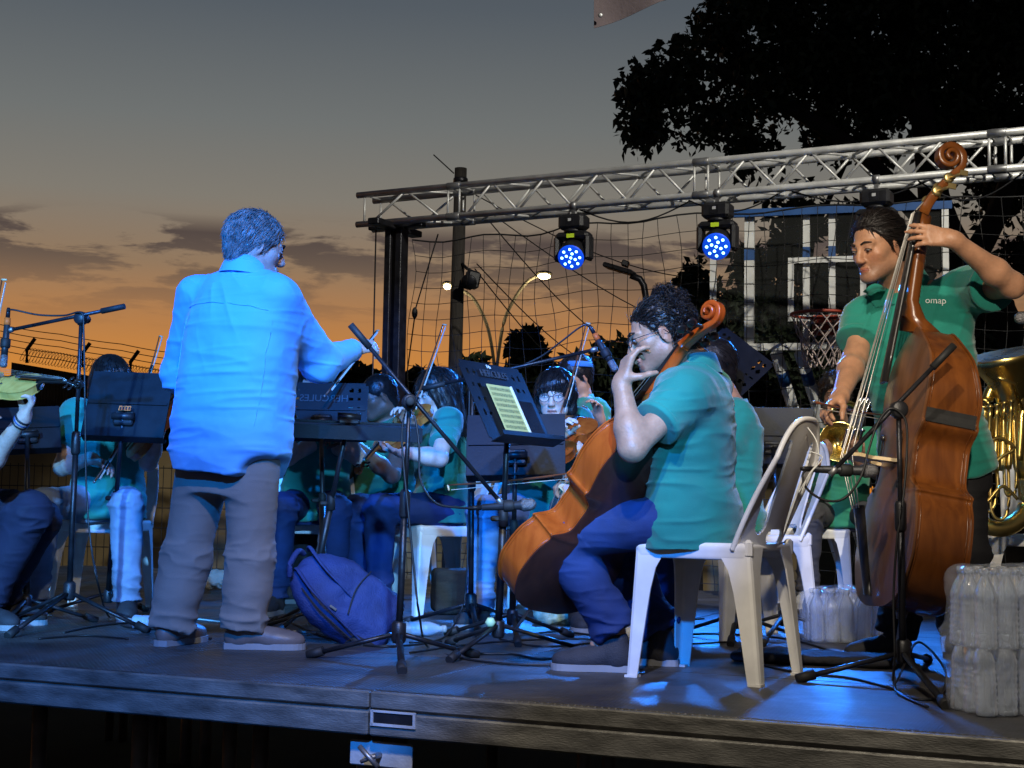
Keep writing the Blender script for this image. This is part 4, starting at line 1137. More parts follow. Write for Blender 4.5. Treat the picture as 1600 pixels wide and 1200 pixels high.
def soft(name, c, half, ax, m, label, cat, rnd=.04, h=.009, amp=.02, fr=16, parent=None):
    s = SDF().box(c, half, ax, rnd, .02)
    o = s.build(name, m, parent, h, 2, lambda P, N: (vnoise(P * fr, 5) - .5) * amp + (vnoise(P * fr * 2.7, 8) - .5) * amp * .4)
    if label: tag(o, label, cat)
    return o
M_OLIVE = mat('dark_olive_canvas', (.040, .036, .024), .85, 0, .3, 8, .6, 110, stretch=(1, 1, 5))
c = fl(718, 962); soft('instrument_case', c + V((0, .16, .115)), (.145, .14, .112), axes((1, .15, 0)), M_OLIVE, 'dark olive soft case on the deck behind the backpack', 'case', .03, .009, .008)
c = fl(430, 935); soft('black_bag', c + V((0, .1, .17)), (.10, .1, .17), axes((1, .1, 0)), M_DARKCLOTH, 'tall black bag standing on the deck right behind the conductor legs', 'bag', .05)
M_CREAM = mat('cream_bundle_cloth', (.62, .55, .34), .85, 0, .15, 12, .5, 60)
c = fl(335, 922); soft('cloth_bundle', c + V((0, .05, .06)), (.075, .07, .055), axes((1, .1, 0)), M_CREAM, 'crumpled cream cloth bundle on the deck between the conductor legs', 'cloth', .05, .007, .03, 30)
M_MINT = mat('mint_plastic_bag', (.42, .62, .42), .5, 0, .35, 14, .6, 50)
c = fl(885, 977); soft('plastic_bag', c + V((0, .08, .045)), (.15, .09, .04), axes((1, .05, 0)), M_MINT, 'crumpled pale green plastic bag on the deck behind the cello', 'plastic bag', .035, .008, .03, 28)
c = fl(1265, 1040); soft('gig_bag', c + V((0.03, .1, .022)), (.29, .13, .018), axes((.95, -.3, 0)), M_DARKCLOTH, 'flat empty black gig bag spread on the deck beside the bass', 'bag', .015, .009, .012, 12)
cable([q(1262, 668, 4.77), q(1276, 690, 4.74), q(1278, 720, 4.74), q(1262, 745, 4.74), q(1252, 772, 4.74)], 'white cable loop hanging from the backrest of the cellist chair', .0024, M_WHITE)
cable([q(1265, 705, 4.74), q(1285, 715, 4.73), q(1270, 735, 4.73), q(1258, 752, 4.74), q(1248, 770, 4.74)], 'second thinner white cable loop dangling from the backrest of the cellist chair', .0018, M_WHITE)

for k, pts in enumerate(([(455, 975), (520, 1000), (600, 1012), (690, 1004)], [(860, 985), (990, 1000), (1100, 992), (1230, 1000), (1330, 1030)], [(1150, 1030), (1240, 1052), (1330, 1062), (1400, 1080)], [(705, 1006), (740, 1022), (800, 1024), (850, 1032), (900, 1020)], [(100, 990), (150, 980), (210, 975), (250, 985), (330, 1000)])):
    cable([fl(*p) + V((0, 0, .005)) for p in pts], ['thin black cable curving on the deck in front of the backpack', 'thin black cable running behind the chair to the bass player shoes', 'thin black cable on the deck from the chair to the bass stand foot', 'short black cable curling round the foot of the cello music stand', 'thin black cable on the deck from the far left stand to the conductor'][k], .0045)
# ================================================================ bowed instruments
def varnish(name, c1, c2, rough=.40):
    m = bpy.data.materials.new(name); m.use_nodes = True; t = m.node_tree; p = t.nodes['Principled BSDF']
    c = t.nodes.new('ShaderNodeTexCoord'); mp_ = t.nodes.new('ShaderNodeMapping'); mp_.inputs['Scale'].default_value = (14, 14, 2.2); t.links.new(c.outputs['Object'], mp_.inputs[0])
    n = t.nodes.new('ShaderNodeTexNoise'); n.inputs['Scale'].default_value = 2.2; n.inputs['Detail'].default_value = 6; n.inputs['Distortion'].default_value = .5; t.links.new(mp_.outputs[0], n.inputs['Vector'])
    r = t.nodes.new('ShaderNodeValToRGB'); r.color_ramp.elements[0].position = .3; r.color_ramp.elements[1].position = .7
    r.color_ramp.elements[0].color = (*c1, 1); r.color_ramp.elements[1].color = (*c2, 1)
    t.links.new(n.outputs['Fac'], r.inputs[0]); t.links.new(r.outputs[0], p.inputs['Base Color'])
    p.inputs['Roughness'].default_value = rough; p.inputs['Coat Weight'].default_value = .25; p.inputs['Coat Roughness'].default_value = .22
    return m
V_CELLO = varnish('red_orange_varnish', (.30, .048, .005), (.44, .085, .010), .32)
V_CELLOB = varnish('shaded_maroon_varnish', (.035, .010, .008), (.06, .016, .01), .3)  # cello back: its shade is painted in as a darker varnish
V_BASS = varnish('amber_brown_varnish', (.095, .027, .005), (.17, .052, .009), .30)
V_BASST = varnish('brown_spruce_varnish', (.11, .045, .018), (.17, .07, .028), .30)
V_VIOLIN = varnish('violin_varnish', (.30, .08, .012), (.48, .17, .03))
V_GOLD = varnish('pale_violin_varnish', (.50, .30, .06), (.66, .44, .11))
M_EBONY = mat('ebony', (.014, .012, .011), .32, 0, .2, 20, coat=.3)
M_MAPLE = mat('pale_maple', (.60, .46, .26), .5, 0, .12, 14)
M_STRING = mat('wound_string', (.55, .53, .48), .35, .8, .1)
M_HAIRW = mat('white_bow_hair', (.78, .74, .62), .6, 0, .1)
M_STICK = mat('pernambuco_stick', (.16, .05, .02), .35, 0, .2, 12)

def outline(L, wl, wu, wc, n=10, sl=0.0):
    """half outline of a violin type body: list of (half width, y), y 0 at the bottom"""
    a = smoothpath([(0, 0, 0), (wl * .35, .002 * L, 0), (wl * .74, .045 * L, 0), (wl * .97, .15 * L, 0), (wl, .23 * L, 0), (wl * .95, .32 * L, 0), (wl * .845, .375 * L, 0), (wl * .86, .392 * L, 0)], 5)
    c = smoothpath([(wl * .86, .392 * L, 0), (wl * .835, .402 * L, 0), (wc * 1.08, .44 * L, 0), (wc, .52 * L, 0), (wc * 1.02, .58 * L, 0), (wu * .93, .625 * L, 0), (wu * .945, .642 * L, 0)], 5)
    u = smoothpath([(wu * .945, .642 * L, 0), (wu * .92, .66 * L, 0), (wu * .985, .74 * L, 0), (wu * (1 - .03 * sl), .80 * L, 0), (wu * (.93 - .1 * sl), .88 * L, 0), (wu * (.74 - .28 * sl), .95 * L, 0), (wu * (.40 - .16 * sl), .985 * L, 0), (wu * .12, L, 0)], 5)
    return [(p.x, p.y) for p in a + c[1:] + u[1:]]

def strung(kind, bottom, axis, normal, label, scale=1.0, mats=None, endpin=0.0, dark_band=False):
    D = dict(violin=(.356, .103, .084, .055, .030, .013, .195, 0), viola=(.41, .12, .096, .065, .036, .015, .22, 0), cello=(.755, .22, .17, .115, .118, .025, .44, 0), bass=(1.10, .325, .25, .18, .205, .035, .74, 1))[kind]
    L, wl, wu, wc, rib, arch, neckL, sl = [x * scale for x in D[:7]] + [D[7]]
    a = V(axis).normalized(); n = V(normal); n = (n - a * n.dot(a)).normalized(); x = a.cross(n).normalized(); b = V(bottom)
    M = matXYZ(b, x, a, n)
    v_rib, v_top, v_back, v_scroll = mats
    r = empty(dict(violin='violin', viola='viola', cello='cello', bass='double_bass')[kind], b, label, dict(violin='violin', viola='viola', cello='cello', bass='double bass')[kind])
    T = lambda X, Y, Z: M @ V((X, Y, Z))
    hw = outline(L, wl, wu, wc, sl=sl); k = L * .0065
    full = [(-w, y) for w, y in reversed(hw[1:])] + hw
    # ribs, with the back bending in towards the neck on the bass
    def zb(y): return 0.0 if not sl or y < .72 * L else (y / L - .72) / .28 * rib * .35
    rb = MB(); ins = 1 - .018
    rb.grid([[T(w * ins, y * .988 + L * .006, zb(y)) for w, y in full], [T(w * ins, y * .988 + L * .006, rib) for w, y in full]], True)
    rb.build('ribs', v_rib, r)
    lin_ = MB()
    for z in (.012 * L, rib - .012 * L):
        lin_.tube([T(w * (ins + .004), y * .988 + L * .006, max(z, zb(y) + .01 * L)) for w, y in full], L * .0022, 4, False)
    if kind in ('cello', 'bass'): lin_.build('lining', v_rib, r)
    def plate(zf, sgn, name, m):
        mb = MB(); G = []; nw = 13
        for w, y in hw:
            row = []
            fy = math.sin(math.pi * min(1, max(0, y / L)) ** .9)
            for i in range(nw):
                u = i / (nw - 1) * 2 - 1; f = max(0, (1 - abs(u) ** 2.2)) * max(0, fy) ** .6
                g = .0 if abs(u) < .97 else 0
                row.append((w * u * 1.012, y, arch * f * f ** .3 * (1 if abs(u) < .999 else 0)))
            G.append(row)
        mb.grid([[T(X, Y, zf(Y) + sgn * (k + Z)) for X, Y, Z in rw] for rw in G], True)
        mb.grid([[T(w * u_ * 1.012, y, zf(y) + sgn * k) for u_ in (-1, 1)][0:1] + [T(-w * 1.012, y, zf(y) - sgn * .001)] for w, y in hw], True)
        mb.grid([[T(w * 1.012, y, zf(y) + sgn * k), T(w * 1.012, y, zf(y) - sgn * .001)] for w, y in hw], True)
        mb.grid([[T(-w * 1.012, y, zf(y) - sgn * .001), T(w * 1.012, y, zf(y) - sgn * .001)] for w, y in hw], True)
        return mb.build(name, m, r)
    top = plate(lambda y: rib, 1, 'top_plate', v_top); back = plate(zb, -1, 'back_plate', v_back)
    pf = MB()
    for sg in (-1, 1):
        pf.tube([T(sg * w * .965, y * .975 + L * .0125, rib + k + L * .0005) for w, y in hw], L * .0016, 3, False)
    pf.build('purfling', M_EBONY, top)
    # f holes
    for sg in (-1, 1):
        f = MB(); zt = lambda X, Y: rib + k + arch * .72
        pts = [(.30, .60), (.335, .585), (.345, .565), (.375, .51), (.42, .455), (.45, .44), (.455, .42), (.43, .41)]
        pp = [T(sg * wl * X, L * Y, rib + k + arch * (.86 - .75 * (X - .3) / .15 * .6)) for X, Y in pts]
        f.tube(smoothpath(pp, 4), L * .007, 6, True, tuple(n), .5)
        f.sphere(pp[0], L * .012, 8, 5).sphere(pp[-1], L * .012, 8, 5)
        f.build('f_hole', M_EBONY, top)
    # neck, fingerboard, head
    top_y = L + neckL * .62; fb0 = L - L * (.24 if kind != 'bass' else .22); nw_ = wl * (.135 if kind == 'bass' else .16); zk = rib + k + arch + L * .02
    zn = zk + (-.02 * L if kind == 'violin' else -.01 * L)
    nk = MB(); R = []
    for t in range(9):
        y = L * .985 + (top_y - L * .985) * t / 8; ww = nw_ * (.62 - .12 * t / 8); z0 = zk - L * .012 - (.07 * L * max(0, 1 - t / 1.6) ** 1.5); th = L * .042
        R.append([T(ww * math.cos(q_) , y, z0 - th * abs(math.sin(q_)) * (1 + 1.2 * max(0, 1 - t / 1.5))) if math.sin(q_) < 0 else T(ww * math.cos(q_), y, zk - L * .004) for q_ in np.linspace(math.pi, 2 * math.pi, 9)] )
    nk.grid(R, True, True); nk.f += [tuple(range(9)), tuple(8 * 9 + i for i in range(8, -1, -1))]; nk.sm += [False, False]
    nk.build('neck', v_scroll, r)
    fb = MB(); R = []
    for t in range(7):
        y = fb0 + (top_y - fb0) * t / 6; ww = nw_ * (.80 - .27 * t / 6); lift = (1 - t / 6) * L * .035
        R.append([T(ww * u, y, zk + lift + (1 - u * u) * L * .008) for u in np.linspace(-1, 1, 7)] + [T(ww * u, y, zk + lift - L * .010) for u in (1, -1)])
    fb.grid(R, True, True); fb.f += [tuple(range(9)), tuple(6 * 9 + i for i in range(8, -1, -1))]; fb.sm += [False, False]
    fb.build('fingerboard', M_EBONY, r)
    # pegbox and scroll: swept block curling forward-back in the y,z plane
    pb = MB(); h0 = L * .045; sc = MB()
    PL = neckL * .30; path = []; pd = L * (.115 if kind == 'bass' else .075)
    for t in range(8):
        u = t / 7; path.append((top_y + PL * u, zk - L * .018 - pd * u ** 1.4, h0 * (.85 - .25 * u), nw_ * (.58 - .16 * u)))
    cx_, cz_ = top_y + PL * 1.16, zk - L * .018 - pd + L * .046
    R0 = math.hypot(path[-1][0] - cx_, path[-1][1] - cz_); a0 = math.atan2(path[-1][1] - cz_, path[-1][0] - cx_)
    for t in range(1, 46):
        u = t / 45; ang = a0 + u * 2 * math.pi * 1.85; rad = R0 * (1 - .80 * u ** .8)
        path.append((cx_ + rad * math.cos(ang), cz_ + rad * math.sin(ang), h0 * (.60 - .34 * u), nw_ * (.42 + .62 * u ** 1.2) * (1.0 if u < .97 else .9)))
    R = []
    for i, (y, z, hh, ww) in enumerate(path):
        p0_, p1_ = path[max(i - 1, 0)], path[min(i + 1, len(path) - 1)]
        d = V((0, p1_[0] - p0_[0], p1_[1] - p0_[1])).normalized(); nr = V((0, -d.z, d.y))
        c_ = V((0, y, z)); h_ = hh * .5
        sec = [(-ww, -h_ * .8), (-ww * .85, -h_), (-ww * .3, -h_ * .86), (ww * .3, -h_ * .86), (ww * .85, -h_), (ww, -h_ * .8), (ww, h_ * .8), (ww * .85, h_), (-ww * .85, h_), (-ww, h_ * .8)]
        R.append([M @ (c_ + V((s0, 0, 0)) + nr * s1) for s0, s1 in sec])
    sc.grid(R, True, True); n_ = len(R[0]); sc.f += [tuple(range(n_)), tuple((len(R) - 1) * n_ + i for i in range(n_ - 1, -1, -1))]; sc.sm += [False, False]
    so = sc.build('scroll', v_scroll, r)
    pbx = MB()
    for t in (1, 2, 3, 4, 5):
        y, z, hh, ww = path[t]; y2, z2 = path[t + 1][:2]
        pbx.add([T(-ww * .6, y, z + hh * .52), T(ww * .6, y, z + hh * .52), T(ww * .55, y2, z2 + hh * .50), T(-ww * .55, y2, z2 + hh * .50)], [(0, 1, 2, 3)])
    pbx.build('pegbox_slot', M_EBONY, so)
    for i in range(4):
        sg = 1 if i % 2 else -1; y, z, hh, ww = path[2 + i if i < 4 else 5]; y += PL * .03
        o_ = T(sg * ww * .9, y, z); dd = x * sg
        if kind == 'bass':
            pg = MB().tube([o_, o_ + dd * .075 - n * .022], .006, 8).lathe(T(-sg * 0 + sg * ww * 1.02, y, z), dd, [(0, .020), (.006, .020), (.010, .012)], 12)
            e_ = o_ + dd * .085 - n * .025
            pg.box(e_, (.022, .030, .005), (a, n, x), .002)
            pg.build('tuning_key', M_BRASSK, r)
        else:
            Lp = L * .075
            pg = MB().tube([o_, o_ + dd * Lp * .55, o_ + dd * Lp * .6], [L * .009, L * .0075, L * .006], 8)
            pg.sphere(o_ + dd * Lp * 1.0, (L * .009, L * .024, Lp * .42), 10, 6, (n, a, dd))
            pg.build('peg', M_EBONY, r)
    nt_ = MB().box(T(0, top_y + L * .003, zk + L * .006), (nw_ * 1.06, L * .008, L * .018), (x, a, n)).build('nut', M_EBONY, r)
    # bridge, tailpiece, strings
    by = L * .50; bz = rib + k + arch * .9; bh = L * (.155 if kind == 'bass' else .115)
    bw_ = wl * .36
    poly = [(-bw_, 0), (-bw_ * .55, 0), (-bw_ * .45, bh * .28), (0, bh * .42), (bw_ * .45, bh * .28), (bw_ * .55, 0), (bw_, 0), (bw_ * .92, bh * .1), (bw_ * .62, bh * .5), (bw_ * .72, bh * .8), (bw_ * .35, bh * .97), (0, bh), (-bw_ * .35, bh * .97), (-bw_ * .72, bh * .8), (-bw_ * .62, bh * .5), (-bw_ * .92, bh * .1)]
    Mb = matXYZ(T(0, by, bz), x, n, a)
    vs = [Mb @ V((p[0], p[1], s_ * L * .006)) for s_ in (-1, 1) for p in poly]; m_ = len(poly)
    br = MB(); c0 = len(vs); 
    quads = [(0, 1, 2, 14), (0, 14, 15, 0), (2, 3, 11, 12), (2, 12, 13, 14), (3, 4, 10, 11), (4, 8, 9, 10), (4, 5, 6, 8), (6, 7, 8, 6)]
    fs = []
    for q4 in quads:
        f_ = tuple(dict.fromkeys(q4)); fs += [f_[::-1], tuple(i + m_ for i in f_)]
    fs += [(i, (i + 1) % m_, m_ + (i + 1) % m_, m_ + i) for i in range(m_)]
    br.add(vs, fs); br.build('bridge', M_MAPLE, r)
    tl0 = L * .03; tl1 = L * .33; tz0 = rib + k + L * .03; tz1 = bz + bh * .52
    tp = MB(); R = []
    for t in range(6):
        u = t / 5; y = tl0 + (tl1 - tl0) * u; ww = wl * (.09 + .10 * u); z = tz0 + (tz1 - tz0) * u
        R.append([T(ww * s_, y, z + (1 - s_ * s_) * L * .012) for s_ in np.linspace(-1, 1, 5)] + [T(ww * s_, y, z - L * .006) for s_ in (1, -1)])
    tp.grid(R, True, True); tp.f += [tuple(range(7)), tuple(35 + i for i in range(6, -1, -1))]; tp.sm += [False, False]
    tp.build('tailpiece', M_EBONY, r)
    for i in range(4):
        u = (i - 1.5) / 1.5
        MB().tube([T(u * wl * .13, tl1 - L * .01, tz1 + L * .008), T(u * bw_ * .62, by, bz + bh * (1 - .05 * u * u) + .001), T(u * nw_ * .36, top_y, zk + L * .016), T(u * nw_ * .2, path[2 + i][0], path[2 + i][1] + path[2 + i][2] * .30)], L * (.0022 if kind == 'bass' else .0018), 5, False).build('string', M_STRING, r)
    if endpin:
        MB().tube([T(0, .0, rib * .5), T(0, -endpin, rib * .5)], L * .007, 8).lathe(T(0, .0, rib * .5), -a, [(0, L * .022), (L * .03, L * .016)], 10).build('endpin', M_STEEL, r)
    if dark_band:
        ys = L * dark_band; zz = MB(); R_ = []
        i0 = min(range(len(hw)), key=lambda i: abs(hw[i][1] - ys + .02)); i1 = min(range(len(hw)), key=lambda i: abs(hw[i][1] - ys - .02))
        ring = lambda yy: [T(sg * (np.interp(yy, [h[1] for h in hw], [h[0] for h in hw]) * s_ + .002), yy, z_) for sg, s_, z_ in ((-1, 1.005, rib * .98), (-1, 1.005, .005), (1, 1.005, .005), (1, 1.005, rib * .98))]
        zz.grid([ring(ys - .024), ring(ys - .008), ring(ys + .008), ring(ys + .024)], False); zz.build('dark_band', M_RUBBER, r)  # plain black band across back and ribs
    return r, M

def bow(A, B, off, label, frog=.03, thick=.0045):
    """A tip end, B frog end, off: direction from stick to hair"""
    A, B = V(A), V(B); d = (B - A).normalized(); o = V(off); o = (o - d * o.dot(d)).normalized(); L = (B - A).length
    r = empty('bow', B, label, 'bow')
    pts = [A + d * L * t - o * (-.006 * math.sin(math.pi * t)) for t in np.linspace(0, 1, 10)]
    MB().tube(pts, [thick * (.7 + .4 * t) for t in np.linspace(0, 1, 10)], 8).build('stick', M_STICK, r)
    sd = d.cross(o)
    h = MB().box(A.lerp(B, .5) + o * (.020) - d * L * .02, (L * .90, .009, .0014), (d, sd, o)).build('hair_ribbon', M_HAIRW, r)
    MB().box(B - d * .09 + o * .012, (.045, .011, .020), (d, sd, o), .003).build('frog', M_EBONY, r)
    MB().tube([A + o * 0, A + d * .004 + o * .022], [.005, .004], 6).build('tip', M_MAPLE, r)
    MB().lathe(B - d * .005, d, [(0, .005), (.015, .005)], 8).build('screw', M_STEEL, r)
    return r

M_BRASSK = mat('aged_brass_keys', (.50, .38, .16), .35, .9, .2)
cello, CM = strung('cello', q(850, 955, 5.15), q(1100, 590, 4.80) - q(850, 955, 5.15), (-.60, .70, .38), 'red orange cello tilted between the knees of the seated cellist', mats=(V_CELLO, V_CELLO, V_CELLOB, V_CELLO), endpin=.13)
bass, BM_ = strung('bass', q(1450, 962, 5.12), q(1552, 230, 5.25) - q(1450, 962, 5.12), (-1, -.07, .14), 'large amber brown double bass held upright, side of its ribs to the camera', .9, (V_BASS, V_BASST, V_BASS, V_BASS), endpin=.19, dark_band=.66)
bow(q(700, 758, 5.75), q(905, 738, 5.36), (.1, -.1, -1), 'cello bow with dark stick crossing behind the cello ribs')
bow(q(1392, 650, 5.66), q(1272, 628, 4.99), (0, -.1, -1), 'double bass bow held level across the bass strings')
# the small ones
strung('violin', q(-58, 607, 5.9), q(118, 612, 5.75) - q(-58, 607, 5.9), (.05, -.55, .85), 'golden violin cut by the left edge of the picture', mats=(V_GOLD, V_GOLD, V_GOLD, M_EBONY))
bow(q(3, 437, 5.9), q(-40, 640, 5.6), (1, -.2, 0), 'violin bow rising at the left edge above the microphone')
strung('violin', q(662, 640, 7.15), q(606, 700, 6.95) - q(662, 640, 7.15), (-.25, -.25, .9), 'dark red violin under the chin of the long haired woman', mats=(V_VIOLIN,) * 4)
bow(q(692, 507, 7.2), q(640, 650, 6.9), (.9, -.2, .2), 'violin bow standing up in front of the long haired woman')
strung('viola', q(906, 662, 6.85), q(856, 722, 6.55) - q(906, 662, 6.85), (-.30, -.80, .45), 'bright orange viola held by the player in round glasses', mats=(V_CELLO,) * 4)
bow(q(916, 505, 6.8), q(873, 655, 6.5), (.9, -.2, .2), 'viola bow held upright in front of the player in round glasses')
bow(q(588, 517, 7.2), q(508, 618, 6.9), (.8, -.2, .5), 'violin bow rising over the stand right of the conductor')
bow(q(249, 525, 7.8), q(226, 600, 7.7), (.9, -.2, .2), 'pale bow tip showing left of the conductor above a music stand')
bow(q(197, 672, 6.95), q(148, 752, 6.9), (.8, -.2, .4), 'violin bow hanging from the hand of the far left seated violinist')
strung('violin', q(205, 712, 7.0), q(262, 655, 6.95) - q(205, 712, 7.0), (.1, -.5, .85), 'violin in the lap hold of the violinist behind the orange stickered stand', mats=(V_VIOLIN,) * 4)
strung('violin', q(505, 622, 7.25), q(440, 655, 7.1) - q(505, 622, 7.25), (-.1, -.2, .95), 'violin mostly hidden behind the lettered music stand', mats=(V_VIOLIN,) * 4)

# ---------------------------------------------------------------- brass
M_BRASS = mat('polished_brass', (.78, .58, .18), .27, 1, .12, 6)
M_BRASSD = mat('lacquered_brass_shade', (.66, .48, .15), .32, 1, .2, 6)
def TQ(x, y, dY=0): return q(x, y, 7.45 + dY)
tu = empty('tuba', TQ(1560, 832), 'brass tuba standing on a chair at the right edge behind the bass player', 'tuba')
bellA, bellB = TQ(1605, 745, .05), TQ(1568, 553, -.05)
MB().lathe(bellA, bellB - bellA, [(0, .052)] + [((bellB - bellA).length * t, .055 + .03 * t + .125 * max(0, (t - .45) / .55) ** 3) for t in np.linspace(.1, 1, 14)], 32).build('bell', M_BRASS, tu)
tu.children[0].data.polygons[-1].use_smooth = False
MB().tube(smoothpath([bellA, TQ(1606, 790, .05), TQ(1585, 818, .02), TQ(1556, 826, 0), TQ(1530, 812, 0), TQ(1518, 780, 0), TQ(1520, 730, 0), TQ(1527, 680, 0), TQ(1540, 640, 0)], 6), [.053 - .0006 * i for i in range(49)], 14).build('bottom_bow', M_BRASS, tu)
MB().tube(smoothpath([TQ(1540, 640), TQ(1548, 610), TQ(1570, 595, -.02), TQ(1592, 610, -.05), TQ(1596, 650, -.08), TQ(1592, 720, -.08)], 6), [.03 - .0003 * i for i in range(31)], 12).build('top_bow', M_BRASS, tu)
for i in range(4):
    x = 1543 + i * 11
    MB().lathe(TQ(x, 742 - i * 3, -.14), (.05, 0, 1), [(0, .014), (.02, .016), (.28, .016), (.285, .011), (.33, .011), (.335, .016), (.345, .016)], 12).build('valve', M_BRASS, tu)
for k, pts in enumerate(([(1535, 720), (1532, 775), (1545, 800), (1558, 775), (1558, 730)], [(1550, 700), (1548, 790), (1562, 812), (1576, 790), (1574, 700)], [(1568, 650), (1570, 760), (1580, 772), (1588, 755), (1584, 650)], [(1538, 700), (1560, 684), (1585, 700), (1562, 716), (1540, 745)], [(1545, 745), (1530, 760), (1540, 785), (1566, 760), (1590, 780)])):
    MB().tube(smoothpath([TQ(x, y, -.12 - .015 * k) for x, y in pts], 7), .0085, 8).build('tubing', M_BRASSD if k % 2 else M_BRASS, tu)
MB().tube([TQ(1598, 640, -.1), TQ(1585, 600, -.16), TQ(1560, 590, -.2)], .007, 8).build('leadpipe', M_BRASS, tu)

def HQ(x, y, dY=0): return q(x, y, 8.55 + dY)
hn = empty('horn', HQ(1300, 690), 'brass horn with its bell towards us held by the player behind the bass', 'horn')
MB().lathe(HQ(1302, 690, .12), (-.05, -1, -.05), [(0, .02), (.06, .028), (.12, .045), (.16, .075), (.185, .11), (.19, .116), (.186, .112), (.15, .06), (.10, .03)], 28).build('bell', M_BRASS, hn)
MB().tube(smoothpath([HQ(1302, 690, .12), HQ(1325, 690, .2), HQ(1345, 660, .2), HQ(1330, 630, .15), HQ(1300, 640, .1), HQ(1290, 665, .1)], 6), .014, 10).build('coil', M_BRASS, hn)
for k in range(4): MB().tube(smoothpath([HQ(1318 + k * 7, 690, .0), HQ(1330 + k * 7, 650, -.02), HQ(1345 + k * 6, 622, -.02)], 5), .010, 8).build('tubing', M_CHROME, hn)
for k in range(3): MB().lathe(HQ(1316 + k * 11, 700, -.06), (.3, 0, 1), [(0, .014), (.1, .014), (.105, .02), (.115, .02)], 10).build('valve', M_CHROME, hn)
# ================================================================ people
def skin(name, col):
    m = mat(name, col, .46, 0, .16, 26, .16, 110, sheen=.08)
    t = m.node_tree; p = t.nodes['Principled BSDF']; src = p.inputs['Base Color'].links[0].from_socket
    at = t.nodes.new('ShaderNodeAttribute'); at.attribute_name = 'zone'; sp_ = t.nodes.new('ShaderNodeSeparateColor'); t.links.new(at.outputs['Color'], sp_.inputs[0])
    for k, tint in enumerate(((.70, .38, .36), (.50, .50, .54), (1.0, .84, .78))):
        mx = t.nodes.new('ShaderNodeMixRGB'); mx.blend_type = 'MULTIPLY'; mx.inputs[2].default_value = (*tint, 1)
        t.links.new(sp_.outputs[k], mx.inputs[0]); t.links.new(src, mx.inputs[1]); src = mx.outputs[0]
    t.links.new(src, p.inputs['Base Color']); p.inputs['Subsurface Weight'].default_value = .06; p.inputs['Subsurface Radius'].default_value = (.012, .005, .003)
    return m


def skin_zones(o, c, A, sc, stubble):
    """lips, beard area, warmer cheeks and knuckles as true skin colour"""
    me = o.data; n = len(me.vertices); co = np.empty(n * 3, np.float32); me.vertices.foreach_get('co', co); co = co.reshape(-1, 3) - np.array(c)
    x, y, z = [co @ np.array(a) / sc for a in A]
    g = lambda cx, cy, cz, rx, ry, rz: np.clip(1.5 - 1.2 * np.sqrt(((np.abs(x) - cx) / rx) ** 2 + ((y - cy) / ry) ** 2 + ((z - cz) / rz) ** 2), 0, 1)
    lip = g(0, .094, -.0705, .026, .02, .012)
    st = np.clip((y - .0) / .03, 0, 1) * np.clip((-.045 - z) / .02, 0, 1) * np.clip((z + .135) / .02, 0, 1) * (np.abs(x) < .09)
    st = np.clip(st * (.6 + .8 * vnoise(co * 90, 3)), 0, 1) * stubble * (1 - lip)
    red = np.maximum(np.maximum(g(.042, .07, -.03, .03, .04, .03), g(0, .11, -.032, .02, .02, .02)), g(.08, -.005, -.01, .02, .03, .04)) * .8
    at = me.color_attributes.new('zone', 'FLOAT_COLOR', 'POINT')
    at.data.foreach_set('color', np.stack([lip, st, red, np.ones(n)], 1).astype(np.float32).ravel())
SK_FAIR = skin('fair_skin', (.50, .33, .25)); SK_TAN = skin('tan_skin', (.38, .195, .11)); SK_BROWN = skin('brown_skin', (.22, .115, .07)); SK_PALE = skin('pale_skin', (.56, .40, .32))
C_TEAL = mat('teal_pique_cotton', (.006, .20, .150), .8, 0, .10, 9, .22, 420, sheen=.25, crease=.22)
C_GREEN = mat('green_cotton', (.015, .19, .095), .8, 0, .1, 9, .2, 400, sheen=.25, crease=.22)
C_SHIRT = mat('pale_blue_shirt_cotton', (.13, .43, .78), .75, 0, .05, 9, .12, 300, sheen=.2, crease=.22)
C_KHAKI = mat('grey_khaki_twill', (.22, .19, .16), .82, 0, .1, 8, .2, 320, sheen=.1, crease=.28)
C_DENIM = mat('blue_denim', (.010, .028, .105), .82, 0, .25, 10, .3, 360, crease=.28)
C_LDENIM = mat('washed_pale_denim', (.20, .26, .36), .82, 0, .3, 6, .3, 360, crease=.28)
C_BLACK = mat('black_trouser_cloth', (.007, .007, .009), .8, 0, .2, 9, .2, 300, crease=.28)
C_GREY = mat('charcoal_trouser_cloth', (.045, .042, .045), .8, 0, .2, 9, .2, 300, crease=.28)
H_BLACK = mat('black_hair', (.011, .008, .007), .40, 0, .4, 24, .15, 120)
H_GREY = mat('grey_brown_hair', (.20, .18, .165), .45, 0, .6, 26, .15, 120)
M_SHOEB = mat('dark_canvas_shoe', (.03, .03, .034), .75, 0, .2, 20, .3, 200)
M_SHOEL = mat('brown_grey_leather', (.14, .11, .095), .45, 0, .2, 10, .1, 60)
M_SHOEW = mat('white_trainer', (.60, .60, .58), .6, 0, .12, 14, .1, 80)
M_SOLE = mat('grey_rubber_sole', (.25, .25, .25), .7, 0, .15)
M_EYE = mat('eye_white', (.62, .58, .55), .2, 0, .03); M_IRIS = mat('dark_iris', (.02, .012, .01), .15, 0, .05)
M_BROW = mat('eyebrow_hair', (.016, .012, .010), .7); M_WIRE = mat('spectacle_wire', (.05, .05, .055), .3, .8, .1)
M_LENS = mat('spectacle_lens', (.9, .95, 1), .05, 0, .02, alpha=.10)
M_LIP = mat('lip_skin', (.30, .12, .10), .4, 0, .1, 20)


